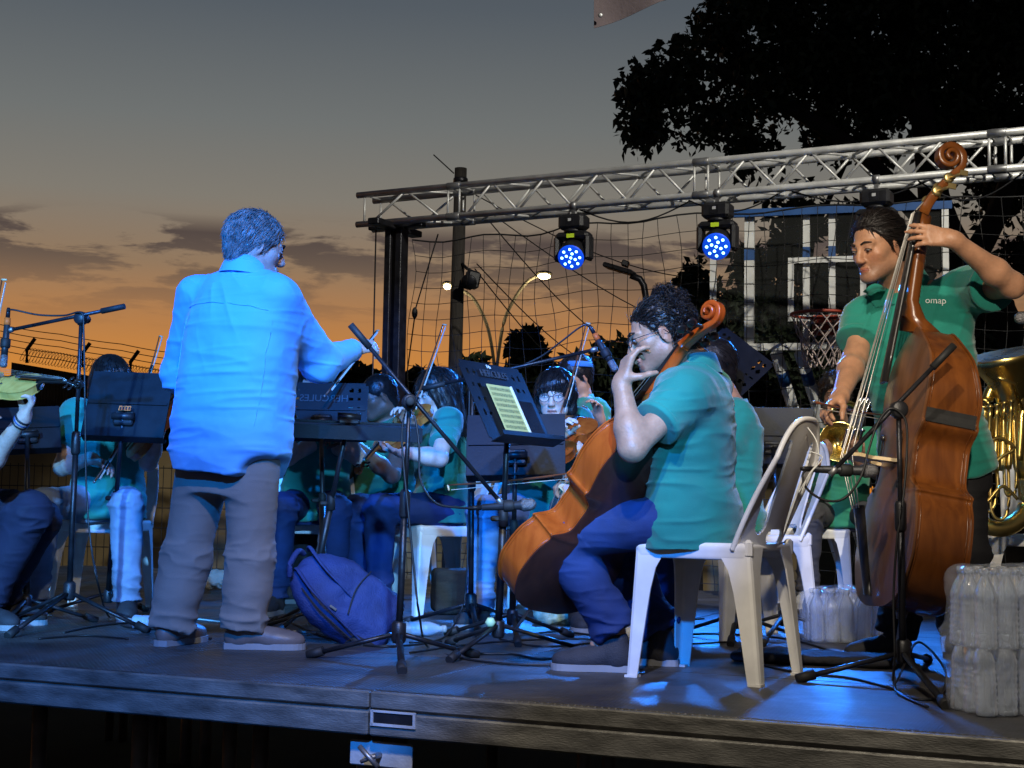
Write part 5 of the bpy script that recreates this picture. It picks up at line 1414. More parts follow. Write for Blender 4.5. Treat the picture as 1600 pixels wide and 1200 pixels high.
def hand(s, wr, d, n, right, curls, spread=.05, thumb=(.6, .7, .35), sz=1.0, rough=False):
    """palm and five jointed fingers; d towards the knuckles, n out of the palm"""
    wr, d, n = V(wr), V(d).normalized(), V(n); n = (n - d * n.dot(d)).normalized()
    t = d.cross(n) * (1 if right else -1)
    s.cone(wr - d * .01, wr + d * .02 * sz, .026 * sz, .027 * sz, .02)
    for i, (o, kl) in enumerate(zip((.030, .0105, -.0095, -.028), (.086, .09, .085, .076))):
        k0 = wr + d * .015 * sz + t * (o * .6 * sz); k1 = wr + d * kl * sz + t * o * sz
        s.cone(k0, k1, .0145 * sz, .0115 * sz, .012)
        Lf = (.072, .080, .075, .058)[i] * sz; c = curls[i] if isinstance(curls, (list, tuple)) else curls
        p = k1; th = 0
        for seg, (fr, w, r0, r1) in enumerate(((.46, .62, .0100, .0088), (.30, .75, .0088, .0080), (.24, .55, .0080, .0068))):
            th += c * w
            dd = (d * math.cos(th) + n * math.sin(th) + t * (o / .03 * spread)).normalized()
            e = p + dd * Lf * fr; s.cone(p, e, r0 * sz, r1 * sz, .005); p = e
    b = wr + d * .022 * sz + t * .022 * sz + n * .006
    d1 = (d * thumb[0] + t * thumb[1] + n * thumb[2]).normalized(); e = b + d1 * .046 * sz
    s.cone(b, e, .0155 * sz, .0115 * sz, .014)
    d2 = (d * (thumb[0] + .35) + t * (thumb[1] - .45) + n * (thumb[2] + .1)).normalized(); e2 = e + d2 * .030 * sz
    s.cone(e, e2, .0112 * sz, .0102 * sz, .005); s.cone(e2, e2 + (d2 + n * .25).normalized() * .024 * sz, .0102 * sz, .0078 * sz, .005)


def head_frame(c, f, up=(0, 0, 1), sc=1.0):
    f = V(f).normalized(); u = V(up); u = (u - f * u.dot(f)).normalized(); r = f.cross(u).normalized(); c = V(c)
    return (lambda x, y, z: c + (r * x + f * y + u * z) * sc), (r, f, u)


def head(s, c, f, up, sc, neck, neck_r=.056, jaw=1.0, female=False):
    P, A = head_frame(c, f, up, sc); k = sc
    s.ell(P(0, -.014, .034), (.076 * k, .097 * k, .086 * k), A, .02)
    s.ell(P(0, .030, -.030), (.062 * k, .060 * k, .082 * k), A, .03)
    for g in (-1, 1):
        s.cone(P(g * .050 * jaw, .0, -.060), P(g * .018 * jaw, .070, -.097), .021 * k, .019 * k, .03)
        s.ell(P(g * .043, .055, -.022), (.022 * k, .022 * k, .02 * k), A, .025)
        s.ell(P(g * .033, .096, .000), (.017 * k, .014 * k, .011 * k), A, .014, True)
        s.ell(P(g * .033, .080, .000), (.0155 * k, .0125 * k, .0105 * k), A, .004)
        s.cone(P(g * .012, .088, .019), P(g * .048, .076, .019), .010 * k, .008 * k, .014)
        e = P(g * .076, -.008, -.012)
        s.ell(e, (.007 * k, .018 * k, .031 * k), ((A[0] * .9 + A[1] * g * -.3).normalized(), (A[1] * .95 - A[2] * .2).normalized(), (A[2] * .95 + A[1] * -.1).normalized()), .007)
        s.ell(P(g * .086, -.006, -.010), (.006 * k, .009 * k, .015 * k), A, .006, True)
        s.ell(P(g * .011, .100, -.040), (.0085 * k, .011 * k, .0075 * k), A, .008)
    s.ell(P(0, .072, -.098), (.022 * k, .020 * k, .018 * k), A, .02)
    s.cone(P(0, .090, .012), P(0, .110, -.034), .0085 * k, .0115 * k, .014)
    s.ell(P(0, .0925, -.0645), (.023 * k, .0085 * k, .0062 * k), A, .006)
    s.ell(P(0, .0910, -.0765), (.020 * k, .0085 * k, .0072 * k), A, .006)
    s.ell(P(0, .098, -.0702), (.026 * k, .006 * k, .0016 * k), A, .003, True)
    s.cone(P(0, -.025, -.060), neck, neck_r * k, neck_r * 1.08 * k, .03)
    return P, A


def strands(P, Q, N, n, length, r, A, seed, mode='down', jitter=.5, lift=.25):
    """short tapering locks lying over a hair cap"""
    rg = np.random.default_rng(seed); idx = rg.integers(0, len(P), n); mb_v = []; mb_f = []
    rx, f, u = [np.array(a) for a in A]
    for i in idx:
        p, nn = P[i], N[i]
        if mode == 'down': g = -u * .9 - f * .15
        elif mode == 'nape': g = -u * .8 - f * .45 + rx * .35
        elif mode == 'back': g = -f * 1.0 - u * .25
        elif mode == 'fringe': g = -u * .6 + f * .6 if nn @ f > -.1 else -u
        else: g = rg.normal(size=3)
        g = g + rg.normal(size=3) * jitter; g = g - nn * (g @ nn); g /= max(np.linalg.norm(g), 1e-6); sd = np.cross(g, nn)
        L = length * rg.uniform(.5, 1.2); b = len(mb_v)
        for k in range(4):
            t = k / 3; w = r * (1.0, 1.0, .7, .12)[k]
            cv = nn * (L * (lift * t - lift * 1.1 * t * t) + r * .6) + g * (L * t)
            if mode == 'curl': cv = g * (L * .45 * math.sin(t * 3.6)) + nn * (L * .26 * (1 - math.cos(t * 3.6)) + r)
            c = p + cv
            mb_v += [c - sd * w, c + nn * w * .8, c + sd * w]
        for k in range(3):
            o = b + 3 * k
            mb_f += [(o, o + 1, o + 4, o + 3), (o + 1, o + 2, o + 5, o + 4), (o + 2, o, o + 3, o + 5)]
    return mb_v, mb_f


def hair_cap(root, c, f, up, sc, m, style, seed=1, h=.006, n=500):
    P, A = head_frame(c, f, up, sc); k = sc; s = SDF()
    if style in ('short', 'fringe', 'buzz', 'curly', 'slick'):
        g = dict(buzz=.005, short=.013, fringe=.014, curly=.022, slick=.009)[style]
        s.ell(P(0, -.016, .036), ((.076 + g) * k, (.097 + g) * k, (.086 + g * 1.1) * k), A, .02)
        s.ell(P(0, -.060, -.035), (.058 * k, .045 * k, .055 * k), A, .03)
        dz = dict(fringe=.028, curly=.058, slick=.079, short=.062, buzz=.060)[style]
        s.cut(P(0, .086 - (.010 if style == 'slick' else 0), dz), A[1] * .78 - A[2] * .62)
        s.cut(P(0, -.05, -.082), -A[2] + A[1] * .3)
        if style == 'curly':
            rg = random.Random(seed)
            for i in range(46):
                a = rg.uniform(0, 6.28); e = rg.uniform(.1, 1.35)
                s.ell(P(.088 * math.cos(a) * math.cos(e), -.02 + .108 * math.sin(a) * math.cos(e), .04 + .098 * math.sin(e)), rg.uniform(.016, .026) * k, None, .012)
    elif style == 'long':
        s.ell(P(0, -.020, .038), (.092 * k, .114 * k, .100 * k), A, .02)
        for g in (-1, 1):
            s.cone(P(g * .070, -.01, .0), P(g * .085, -.02, -.19), .040 * k, .045 * k, .03)
            s.cone(P(g * .058, .055, .03), P(g * .078, .035, -.11), .020 * k, .018 * k, .02)
        s.cone(P(0, -.07, .0), P(0, -.075, -.22), .075 * k, .07 * k, .04)
        s.cut(P(0, .092, .040), A[1] * .82 - A[2] * .42)
    elif style == 'bob':
        s.ell(P(0, -.016, .036), (.094 * k, .112 * k, .102 * k), A, .02)
        for g in (-1, 1): s.cone(P(g * .075, -.005, .0), P(g * .080, .005, -.075), .030 * k, .026 * k, .03)
        s.cone(P(0, -.07, .0), P(0, -.07, -.085), .065 * k, .055 * k, .04)
        s.cone(P(-.05, .072, .066), P(.055, .080, .042), .026 * k, .024 * k, .03)
        s.cone(P(-.05, .070, .056), P(-.075, .05, -.02), .018 * k, .014 * k, .02)
        s.ell(P(0, .115, -.055), (.066 * k, .075 * k, .080 * k), A, .012, True)
    elif style == 'bun':
        s.ell(P(0, -.016, .034), (.081 * k, .101 * k, .090 * k), A, .02)
        s.ell(P(0, -.060, -.030), (.066 * k, .058 * k, .06 * k), A, .03)
        rg = random.Random(seed)
        for i in range(34): s.ell(P(rg.uniform(-.065, .065), rg.uniform(-.105, -.03), rg.uniform(.0, .088)), rg.uniform(.012, .022) * k, None, .012)
        for i in range(14): s.ell(P(rg.uniform(-.035, .035), rg.uniform(-.075, -.02), rg.uniform(.100, .126)), rg.uniform(.012, .020) * k, None, .012)
        s.cut(P(0, .082, .074), A[1] * .74 - A[2] * .67)
        s.cut(P(0, -.05, -.09), -A[2] + A[1] * .3)
    Pv, Q = s.data(h, 1, lambda p, nn: (vnoise(p * 70, seed) - .5) * (.008 if style in ('curly', 'bun') else .003) + (vnoise(p * 170, seed) - .5) * .0025)
    N = vnormals(Pv, Q)
    md = dict(short='nape', fringe='fringe', buzz='curl', curly='curl', slick='back', long='down', bob='fringe', bun='back')[style]
    out_ok = (N @ np.array(A[2]) > -.75); I = np.nonzero(out_ok)[0]
    ln = dict(short=.040, fringe=.04, buzz=.006, curly=.03, slick=.05, long=.07, bob=.05, bun=.04)[style]
    v, fq = strands(Pv[I], None, N[I], n, ln, .0015 * max(1, h / .006), A, seed, md, .35 if style in ('curly', 'bun') else .16, .25 if style in ('curly', 'bun') else .12)
    if style == 'bun':
        back_ = I[((Pv[I] - np.array(P(0, -.03, .05))) @ np.array(A[1])) < 0]
        v2, f2 = strands(Pv[back_], None, N[back_], n * 2, .036, .0011, A, seed + 5, 'curl', .5)
        fq = fq + [tuple(len(v) + i for i in q4) for q4 in f2]; v = v + v2
    V_ = np.concatenate([Pv, np.array(v)]); F_ = np.concatenate([Q, np.array(fq, int) + len(Pv)])
    return link('hair', np_mesh('hair', V_, F_), m, root)


def face_parts(root, c, f, up, sc, lid=.0, glasses=None, brow=True, eyes=True):
    P, A = head_frame(c, f, up, sc); k = sc
    for g in (-1, 1):
        if eyes:
            e = MB().sphere(P(g * .033, .0835, -.001), (.0125 * k, .0105 * k, (.0062 - lid * .45) * k), 12, 8, (A[0], A[1], A[2])).build('eye', M_EYE, root)
            MB().sphere(P(g * .033 + .001, .0905, -.001 - lid), (.0052 * k, .0042 * k, .0052 * k), 10, 6, A).build('iris', M_IRIS, e)
            MB().tube(smoothpath([P(g * .018, .0905, .003 - lid), P(g * .033, .0965, .0075 - lid), P(g * .048, .086, .002 - lid)], 4), .0016 * k, 5).build('eyelash', M_BROW, root)
        if brow:
            MB().tube(smoothpath([P(g * .014, .0985, .020), P(g * .032, .0965, .027), P(g * .052, .082, .022)], 4), [.0042 * k] * 5 + [.003 * k] * 3 + [.0015 * k], 6, True, tuple(A[2]), .8).build('eyebrow', M_BROW, root)
    MB().tube(smoothpath([P(-.022, .090, -.0705), P(-.008, .0985, -.0695), P(0, .0985, -.0702), P(.008, .0985, -.0695), P(.022, .090, -.0705)], 4), .0018 * k, 5).build('lip_line', M_LIP, root)
    if glasses:
        gl = MB(); ln = MB()
        for g in (-1, 1):
            rx, rz = (.024, .021) if glasses == 'round' else (.024, .015)
            ring = [P(g * .034 + rx * math.cos(a), .108 - .006 * abs(math.cos(a)) * (1 if g * math.cos(a) > 0 else 0), -.004 + rz * math.sin(a)) for a in np.linspace(0, 2 * math.pi, 21)]
            gl.tube(ring, .0014 * k, 5, False); ln.add(ring[:-1], [tuple(range(20))])
            gl.tube([P(g * .058, .100, .002), P(g * .078, .06, .003), P(g * .081, -.008, .004), P(g * .079, -.022, -.012)], .0013 * k, 5)
        gl.tube([P(-.010, .108, .0), P(0, .111, .003), P(.010, .108, .0)], .0013 * k, 5)
        go = gl.build('glasses', M_WIRE, root); ln.build('lens', M_LENS, go)


def shoe(root, ankle, toe, m, L=.28, z0=STAGE, msole=None, lace=False, low=False):
    a = V(ankle); t = V(toe); t.z = 0; t.normalize(); sd = V((t.y, -t.x, 0)); Z = V((0, 0, 1)); b = V((a.x, a.y, z0)) - t * L * .22
    s = SDF()
    s.ell(b + t * L * .70 + Z * .035, (L * .30, .048, .040), (t, sd, Z), .03); s.ell(b + t * L * .16 + Z * .045, (L * .18, .040, .050), (t, sd, Z), .03)
    s.cone(b + t * L * .30 + Z * .060, b + t * L * .62 + Z * .042, .044, .036, .03)
    if not low: s.cone(b + t * L * .2 + Z * .05, b + t * L * .21 + Z * .105, .042, .042, .02)
    s.cut(b + Z * .016, -Z)
    o = s.build('shoe', m, root, .006, 2)
    hwid = smoothpath([(0, -.030, 0), (L * .2, -.038, 0), (L * .45, -.036, 0), (L * .72, -.052, 0), (L * .92, -.040, 0), (L * 1.01, 0, 0), (L * .92, .040, 0), (L * .72, .050, 0), (L * .45, .040, 0), (L * .2, .038, 0), (0, .030, 0), (-L * .03, 0, 0)], 3)
    MB().prism([(p.x, p.y) for p in hwid], 0.001, .024, matXYZ(b + Z * 0, t, Z.cross(t), Z), False).build('sole', msole or M_SOLE, o)
    if lace:
        mb = MB()
        for k in range(4):
            c = b + t * L * (.36 + .075 * k) + Z * (.106 - .014 * k)
            mb.tube([c - sd * .024 - Z * .006, c + Z * .003, c + sd * .024 - Z * .006], .003, 5)
        mb.build('laces', M_SOLE, o)


RINGS = [(-.20, .165, .120), (0, .168, .124), (.28, .158, .116), (.55, .175, .124), (.76, .188, .122), (.88, .165, .100), (.97, .10, .075), (1.03, .066, .062)]


def person(label, J, skin_m, shirt_m, pants_m, face, up=(0, 0, 1), hs=1.0, w=1.0, d=1.0, hem=-.16, sleeve=.62, hair=('short', None), h=.007, hands=None, thigh=(.088, .068), shin=(.062, .060),
           shoes=(None, None, None), seated=True, long_sleeve=False, glasses=None, eyes=True, lid=0.0, seed=1, sleeve_r=(.072, .066), arm=1.0, belly=0.0, shirt_disp=1.0, collar=True, group=None, legs=True, hair_n=400, hem_drop=0, lace=False, shoe_L=.28, pants_disp=1.0, cuff=None, rings=None, brow=True, jaw=1.0, stubble=.35, hem_round=0.0, collar_up=0.0):
    pel = (V(J['hipL']) + V(J['hipR'])) / 2; nk = V(J['neck']); up_ = (nk - pel); TL = up_.length; up_n = up_.normalized()
    side = (V(J['shR']) - V(J['shL'])); side = (side - up_n * side.dot(up_n)).normalized(); fwd = up_n.cross(side)
    base = V((pel.x, pel.y, STAGE))
    root = empty('person', base, label, 'person', group)
    rg = rings or RINGS
    ring = lambda inf, t0=-9: [(max(t, t0) * TL, a * w + inf, b * d + inf) for t, a, b in rg if t > t0 - .2]
    # --- body: one continuous skin
    s = SDF(); P, A = head(s, J['head'], face, up, hs, nk + up_n * .0, jaw=jaw)
    s.loft(pel, up_n, side, [(t * TL, a * w - .012, b * d - .012) for t, a, b in rg[1:]], .04)
    for g in 'LR':
        sh, el, wr = V(J['sh' + g]), V(J['el' + g]), V(J['wr' + g])
        s.cone(nk - up_n * .05, sh, .05, .052, .05)
        s.cone(sh, el, .048 * arm, .039 * arm, .03)
        m_ = el.lerp(wr, .3); s.cone(el, m_, .039 * arm, .041 * arm, .03); s.cone(m_, wr, .041 * arm, .0265 * arm, .03)
        if hands and g in hands:
            dd, nn, cu = hands[g][:3]; kw = hands[g][3] if len(hands[g]) > 3 else {}
            hand(s, wr, dd, nn, g == 'R', cu, **kw)
        if legs:
            hp, kn, an = V(J['hip' + g]), V(J['kn' + g]), V(J['an' + g])
            s.cone(hp, kn, .070, .050, .04); s.cone(kn, an, .050, .034, .03)
            tdir = V(J.get('toe' + g, (fwd.x, fwd.y, 0))); s.cone(an - V((0, 0, .03)), an - V((0, 0, .050)) + tdir.normalized() * .07, .028, .018, .03)
    body_o = s.build('body', skin_m, root, h, 1)
    skin_zones(body_o, J['head'], A, hs, stubble)
    # --- shirt
    s = SDF(); inf = .014
    R_ = ring(inf)
    if belly: s.ell(pel + up_n * TL * .34 + fwd * .05 * belly, (.16 * w, .13 * d, .2), (side, fwd, up_n), .06)
    R_ = [(t, a + (.010 if t < .1 * TL else 0), b + (.010 if t < .1 * TL else 0)) for t, a, b in R_ if t < .96 * TL]
    R_[0] = (hem * TL, R_[0][1] + .004, R_[0][2] + .004); R_ = [R_[0]] + [r for r in R_[1:] if r[0] > hem * TL + .01] + [(.965 * TL, .095 * w, .08 * d)]
    s.loft(pel, up_n, side, R_, .05)
    cufft = []
    for g in 'LR':
        sh, el, wr = V(J['sh' + g]), V(J['el' + g]), V(J['wr' + g])
        s.cone(nk - up_n * .055, sh, .052, .058, .06)
        if long_sleeve:
            s.cone(sh, el, sleeve_r[0], sleeve_r[1], .05); e2 = el.lerp(wr, .93); s.cone(el, e2, sleeve_r[1], .045, .03, 1)
            cufft.append((e2 - (wr - el).normalized() * .035, e2 + (wr - el).normalized() * .012, .047))
        else:
            e = sh.lerp(el, sleeve); s.cone(sh, e, sleeve_r[0], sleeve_r[1], .05, 1)
            dd = (el - sh).normalized(); cufft.append((e - dd * .022, e + dd * .002, sleeve_r[1] + .003))
    sc_ = shirt_disp
    def dshirt(p, nn):
        rel = p - np.array(pel); tt = rel @ np.array(up_n) / TL; lat = rel @ np.array(side)
        dep = rel @ np.array(fwd); sg_ = math.sin(seed * 2.3)
        q1 = np.stack([lat * 3.0 + tt * 1.5, dep * 3.0, tt * TL * 17 + lat * (3 + 3 * sg_)], 1)
        q2 = np.stack([lat * 5 - tt * 2, dep * 5, tt * TL * 30 - lat * 4], 1)
        q3 = np.stack([lat * 16 + tt * TL * 9, dep * 9, tt * TL * 4], 1)
        rdg = lambda qq, sd_, pw: np.clip(1 - 2.2 * np.abs(2 * vnoise(qq, sd_) - 1), 0, 1) ** pw
        wgt = np.clip(1.3 - tt * 1.0, .25, 1.15)
        return sc_ * (wgt * (rdg(q1, seed, 1.2) * .0062 + rdg(q2, seed + 3, 1.2) * .0042) + np.clip(tt - .35, 0, .5) * rdg(q3, seed + 5, 1.4) * .010 - .003) + (vnoise(p * 45, seed) - .5) * .0015
    if hem_round:
        for g_ in (-1, 1): s.ell(pel + side * (g_ * .255) + up_n * (hem * TL - .015), (.11, .40, hem_round), (side, fwd, up_n), .02, True)
    sh_o = s.build('shirt', shirt_m, root, h, 2, dshirt)
    for a_, b_, r_ in cufft: MB().lathe(a_, b_ - a_, [(0, r_ - .004), (.003, r_), ((b_ - a_).length - .003, r_), ((b_ - a_).length, r_ - .006)], 20).build('cuff', cuff or shirt_m, sh_o)
    if collar:
        # folded collar: stands round the neck, opens in front
        nr = .066 * hs * (1 + (w - 1) * .6) * (1.08 if long_sleeve else 1); cd = up_n * .92 + fwd * .12; fx, fy = side, fwd; rows = []
        for k in range(25):
            a = -math.pi / 2 + .42 + (2 * math.pi - .84) * k / 24
            # angle measured from side; gap faces forward
            a2 = math.pi + a; ca, sa = math.cos(a2), math.sin(a2)
            o = lambda r, z: nk + up_n * (z + collar_up - .012 * sa) - fwd * .004 + fx * (r * ca * 1.05) - fy * (-r * sa * 1.0)
            front = max(0, sa) ** 3
            rows.append([o(nr + .002, -.045), o(nr + .0, .018 - .03 * front), o(nr + .005, .021 - .03 * front), o(nr + .018, -.012 - .028 * front), o(nr + .030, -.048 - .02 * front)])
        MB().grid(rows).build('collar', cuff or shirt_m, sh_o)
    # --- trousers
    if legs:
        s = SDF()
        s.loft(pel, up_n, side, [(-.20 * TL, .158 * w, .115 * d), (.02 * TL, .160 * w, .115 * d), (.12 * TL, .158 * w, .115 * d)], .05)
        ks = []
        for g in 'LR':
            hp, kn, an = V(J['hip' + g]), V(J['kn' + g]), V(J['an' + g])
            s.cone(hp, kn, thigh[0], thigh[1], .045); s.cone(kn, an, thigh[1] * .98, shin[1], .03, 1); ks.append((kn, an))
            m_ = kn.lerp(an, .45); s.cone(kn, m_, thigh[1], shin[0] * 1.04, .03)
        def dpants(p, nn):
            o = np.zeros(len(p))
            for kn, an in ks:
                e = np.array(an - kn); L = np.linalg.norm(e); t = (p - np.array(kn)) @ e / L ** 2
                dist = np.linalg.norm(p - np.array(kn) - np.clip(t, 0, 1)[:, None] * e, axis=1)
                wl_ = np.exp(-((t - .92) / .22) ** 2) * 1.0 + np.exp(-((t - .02) / .16) ** 2) * .8 + .25
                o = np.maximum(o, np.where((dist < .13), wl_, .2))
            q1 = p * np.array([8, 8, 21]); q2 = p * np.array([14, 14, 40])
            return pants_disp * o * ((1 - np.abs(2 * vnoise(q1, seed + 7) - 1)) ** 3 * .014 + (1 - np.abs(2 * vnoise(q2, seed + 9) - 1)) ** 3 * .007 - .005)
        tr_ = s.build('trousers', pants_m, root, h, 2, dpants)
        for g, sm in (('L', shoes[0]), ('R', shoes[1])):
            if sm: shoe(root, J['an' + g], J.get('toe' + g, (fwd.x, fwd.y, 0)), sm, shoe_L, STAGE, shoes[2], lace)
    if hair and hair[1]: hair_cap(root, J['head'], face, up, hs, hair[1], hair[0], seed, min(h, .007), hair_n)
    face_parts(root, J['head'], face, up, hs, lid, glasses, brow, eyes)
    return root, P, A, (pel, up_n, side, fwd, TL)


def seat_pose(px, py, Y, F, sc=1.0, lean=0.0, spread=.13, headfwd=.05, kneeout=.12, tuck=0.0):
    """a generic sitting skeleton; pelvis where the photograph shows it"""
    p = q(px, py, Y); p.z = STAGE + .535; F = V((F[0], F[1], 0)).normalized(); R = V((F.y, -F.x, 0)); Z = V((0, 0, 1)); J = {}
    U = (Z + F * lean).normalized()
    J['hipL'] = p - R * .09; J['hipR'] = p + R * .09
    for g, s in (('L', -1), ('R', 1)):
        J['kn' + g] = p + F * .43 * sc + R * s * (.09 + kneeout) + Z * -.01
        k = J['kn' + g]; J['an' + g] = V((k.x, k.y, STAGE + .085)) - F * tuck + R * s * .02; J['toe' + g] = F + R * s * .25
        J['sh' + g] = p + U * .455 * sc + R * s * .175 * sc
    J['neck'] = p + U * .51 * sc; J['head'] = p + U * .655 * sc + F * headfwd
    return J, F, R


# ---------------------------------------------------------------- the conductor
Fc = V((.50, .866, 0))
J = dict(head=q(399, 387, 5.62), neck=q(388, 415, 5.62), shL=q(310, 462, 5.72), shR=q(432, 464, 5.55), elL=q(283, 585, 5.84), wrL=q(330, 600, 6.12), elR=q(500, 566, 5.82), wrR=q(553, 546, 6.06),
         hipL=q(322, 712, 5.68), hipR=q(394, 712, 5.58), knL=q(292, 868, 5.70), knR=q(392, 868, 5.60), anL=q(266, 982, 5.69), anR=q(380, 984, 5.60), toeL=(.35, .94, 0), toeR=(1, .05, 0))
rg_c = [(-.22, .215, .15), (-.02, .218, .165), (.25, .222, .175), (.52, .224, .165), (.72, .208, .15), (.84, .175, .120), (.93, .125, .09), (1.03, .07, .065)]
root, P, A, tor = person('grey haired conductor seen from behind in pale blue shirt and khaki trousers, arm raised', J, SK_FAIR, C_SHIRT, C_KHAKI, (.86, .42, -.16), hs=1.06, rings=rg_c, hem=-.095, hem_round=.095, stubble=.5,
       hair=('short', H_GREY), h=.0055, hands=dict(R=((.62, .5, .22), (-.4, .4, -.8), [.5, .8, .9, 1.0], dict(thumb=(.8, .4, .5))), L=((.7, .6, .1), (.6, -.5, -.5), .6)), thigh=(.108, .086), shin=(.084, .086), shoes=(M_SHOEL, M_SHOEL, M_SOLE),
       long_sleeve=True, sleeve_r=(.080, .078), seated=False, seed=2, hair_n=3200, shoe_L=.30, shirt_disp=1.0, pants_disp=.7, eyes=True)
pel, un, sd, fw, TL = tor
sh_o = [c for c in root.children if c.name.startswith('shirt')][0]
Pn = np.array([v.co for v in sh_o.data.vertices]); Nn_ = np.array([v.normal for v in sh_o.data.vertices])
rel_ = Pn - np.array(pel); t_ = rel_ @ np.array(un) / TL; l_ = rel_ @ np.array(sd); bk_ = (rel_ @ np.array(fw)) < 0
def back_line(pts):
    o = []
    for la, tv in pts:
        dd_ = (l_ - la) ** 2 + ((t_ - tv) * TL) ** 2 + np.where(bk_, 0, 9); i_ = int(np.argmin(dd_)); o.append(V(Pn[i_] + Nn_[i_] * .0005))
    return o
MB().tube(smoothpath(back_line([(x_, .755 + .02 * math.cos(x_ * 9)) for x_ in np.linspace(-.185, .185, 14)]), 3), .0024, 5, False).build('yoke_seam', C_SHIRT, sh_o)
for x_ in (-.195, .185): MB().tube(smoothpath(back_line([(x_ + .02 * math.sin(t0_ * 3), t0_) for t0_ in np.linspace(.16, .70, 10)]), 3), .0020, 5, False).build('side_seam', C_SHIRT, sh_o)

# ---------------------------------------------------------------- the cellist
J = dict(head=q(1031, 522, 4.97), neck=q(1082, 566, 4.99), shL=q(1070, 618, 4.83), shR=q(1104, 608, 5.16), elL=q(988, 700, 4.70), wrL=q(971, 600, 4.76), elR=q(1010, 712, 5.38), wrR=q(915, 742, 5.44),
         hipL=q(1066, 812, 4.90), hipR=q(1094, 806, 5.08), knL=q(873, 836, 5.08), knR=q(960, 846, 5.42), anL=q(962, 985, 5.06), anR=q(1032, 985, 5.28), toeL=(-1, .12, 0), toeR=(-.9, .3, 0))
rg_k = [(-.22, .168, .142), (0, .170, .142), (.28, .158, .128), (.55, .172, .128), (.76, .184, .122), (.88, .160, .10), (.97, .10, .08), (1.03, .066, .062)]
root, P, A, tor = person('seated cellist in teal polo and jeans, curly hair up, hand on cello neck', J, skin('olive_skin', (.37, .20, .125)), C_TEAL, C_DENIM, (-.95, .02, -.30), hs=1.04, rings=rg_k, hem=-.20,
       hair=('bun', H_BLACK), h=.005, hands=dict(L=((.24, .06, .97), (.93, .32, -.15), [.65, .9, 1.1, 1.15], dict(spread=.14, thumb=(.35, .5, .95))), R=((-.9, .2, -.2), (0, .3, -1), 1.0)), thigh=(.088, .080), shin=(.074, .068),
       shoes=(M_SHOEB, M_SHOEB, M_SOLE), sleeve=.55, sleeve_r=(.082, .080), arm=1.06, glasses='oval', seed=5, hair_n=1500, lace=True, pants_disp=1.1, shirt_disp=1.15)

# ---------------------------------------------------------------- the bass player
J = dict(head=q(1372, 386, 5.50), neck=q(1412, 448, 5.58), shL=q(1510, 452, 5.52), shR=q(1352, 500, 5.62), elL=q(1582, 446, 5.22), wrL=q(1489, 374, 5.10), elR=q(1338, 606, 5.50), wrR=q(1308, 626, 5.28),
         hipL=q(1500, 712, 5.62), hipR=q(1425, 715, 5.70), knL=q(1508, 865, 5.60), knR=q(1430, 870, 5.62), anL=q(1498, 985, 5.68), anR=q(1400, 990, 5.62), toeL=(.3, -.95, 0), toeR=(-.95, -.3, 0))
J['elR'] = q(1336, 560, 5.52); J['wrR'] = q(1312, 622, 5.24)
root, P, A, tor = person('standing bass player in teal polo looking down, arm bent high on the neck', J, SK_TAN, C_TEAL, C_BLACK, (-.80, -.52, -.24), hs=1.06, w=1.16, d=1.12, hem=-.12,
       hair=('slick', H_BLACK), h=.0055, hands=dict(L=((-.96, .04, .16), (.02, .97, -.2), [.42, .45, .5, .6], dict(spread=.12, thumb=(.6, .3, .8))), R=((-.55, -.45, -.35), (.55, -.1, -.75), [.8, .9, 1.0, 1.0], dict(thumb=(.7, .4, .6)))), thigh=(.10, .082), shin=(.078, .075),
       shoes=(M_SHOEB, M_SHOEB, M_BLACK), collar_up=.030, stubble=.6, sleeve=.60, sleeve_r=(.086, .088), arm=1.10, seed=9, hair_n=2600, lid=.0045, lace=True, seated=False)
pel, un, sd, fw, TL = tor
sh_o = [c for c in root.children if c.name.startswith('shirt')][0]
from mathutils.bvhtree import BVHTree
def on_surface(o, me, view, lift):
    """lay flat lettering on a curved garment"""
    b = BVHTree.FromPolygons([v.co for v in o.data.vertices], [tuple(p.vertices) for p in o.data.polygons])
    for v in me.vertices:
        h_ = b.ray_cast(v.co - view * .5, view)
        if h_[0]: v.co = h_[0] + h_[1] * lift
b_ = q(1462, 470, 5.4); vw = (b_ - CAM).normalized()
xt = V((.96, .26, .03)); xt = (xt - vw * xt.dot(vw)).normalized(); yt = xt.cross(vw)
me = text_mesh('omap', .034, matXYZ(b_, xt, yt, -vw), 0.0)
on_surface(sh_o, me, vw, .0015)
link('chest_lettering', me, mat('white_embroidery', (.75, .76, .74), .7, 0, .05), sh_o, False)

for poly_ in ([(1348, 456), (1366, 447), (1386, 452), (1398, 476), (1366, 482)],):
    nn_ = 9; P0, P1, P2, P3, P4 = poly_; rows_ = []
    for a_ in range(nn_):
        u_ = a_ / (nn_ - 1); top_ = (P0[0] + (P2[0] - P0[0]) * u_, P0[1] + (P1[1] - P0[1] - 2) * math.sin(math.pi * u_) + (P2[1] - P0[1]) * u_); bot_ = (P4[0] + (P3[0] - P4[0]) * u_, P4[1] + (P3[1] - P4[1]) * u_)
        rows_.append([q(top_[0] + (bot_[0] - top_[0]) * v_, top_[1] + (bot_[1] - top_[1]) * v_, 5.4) for v_ in np.linspace(0, 1, 6)])
    cw = MB().grid(rows_).mesh('collar_wing'); on_surface(sh_o, cw, vw, .007); link('collar_wing', cw, C_TEAL, sh_o)

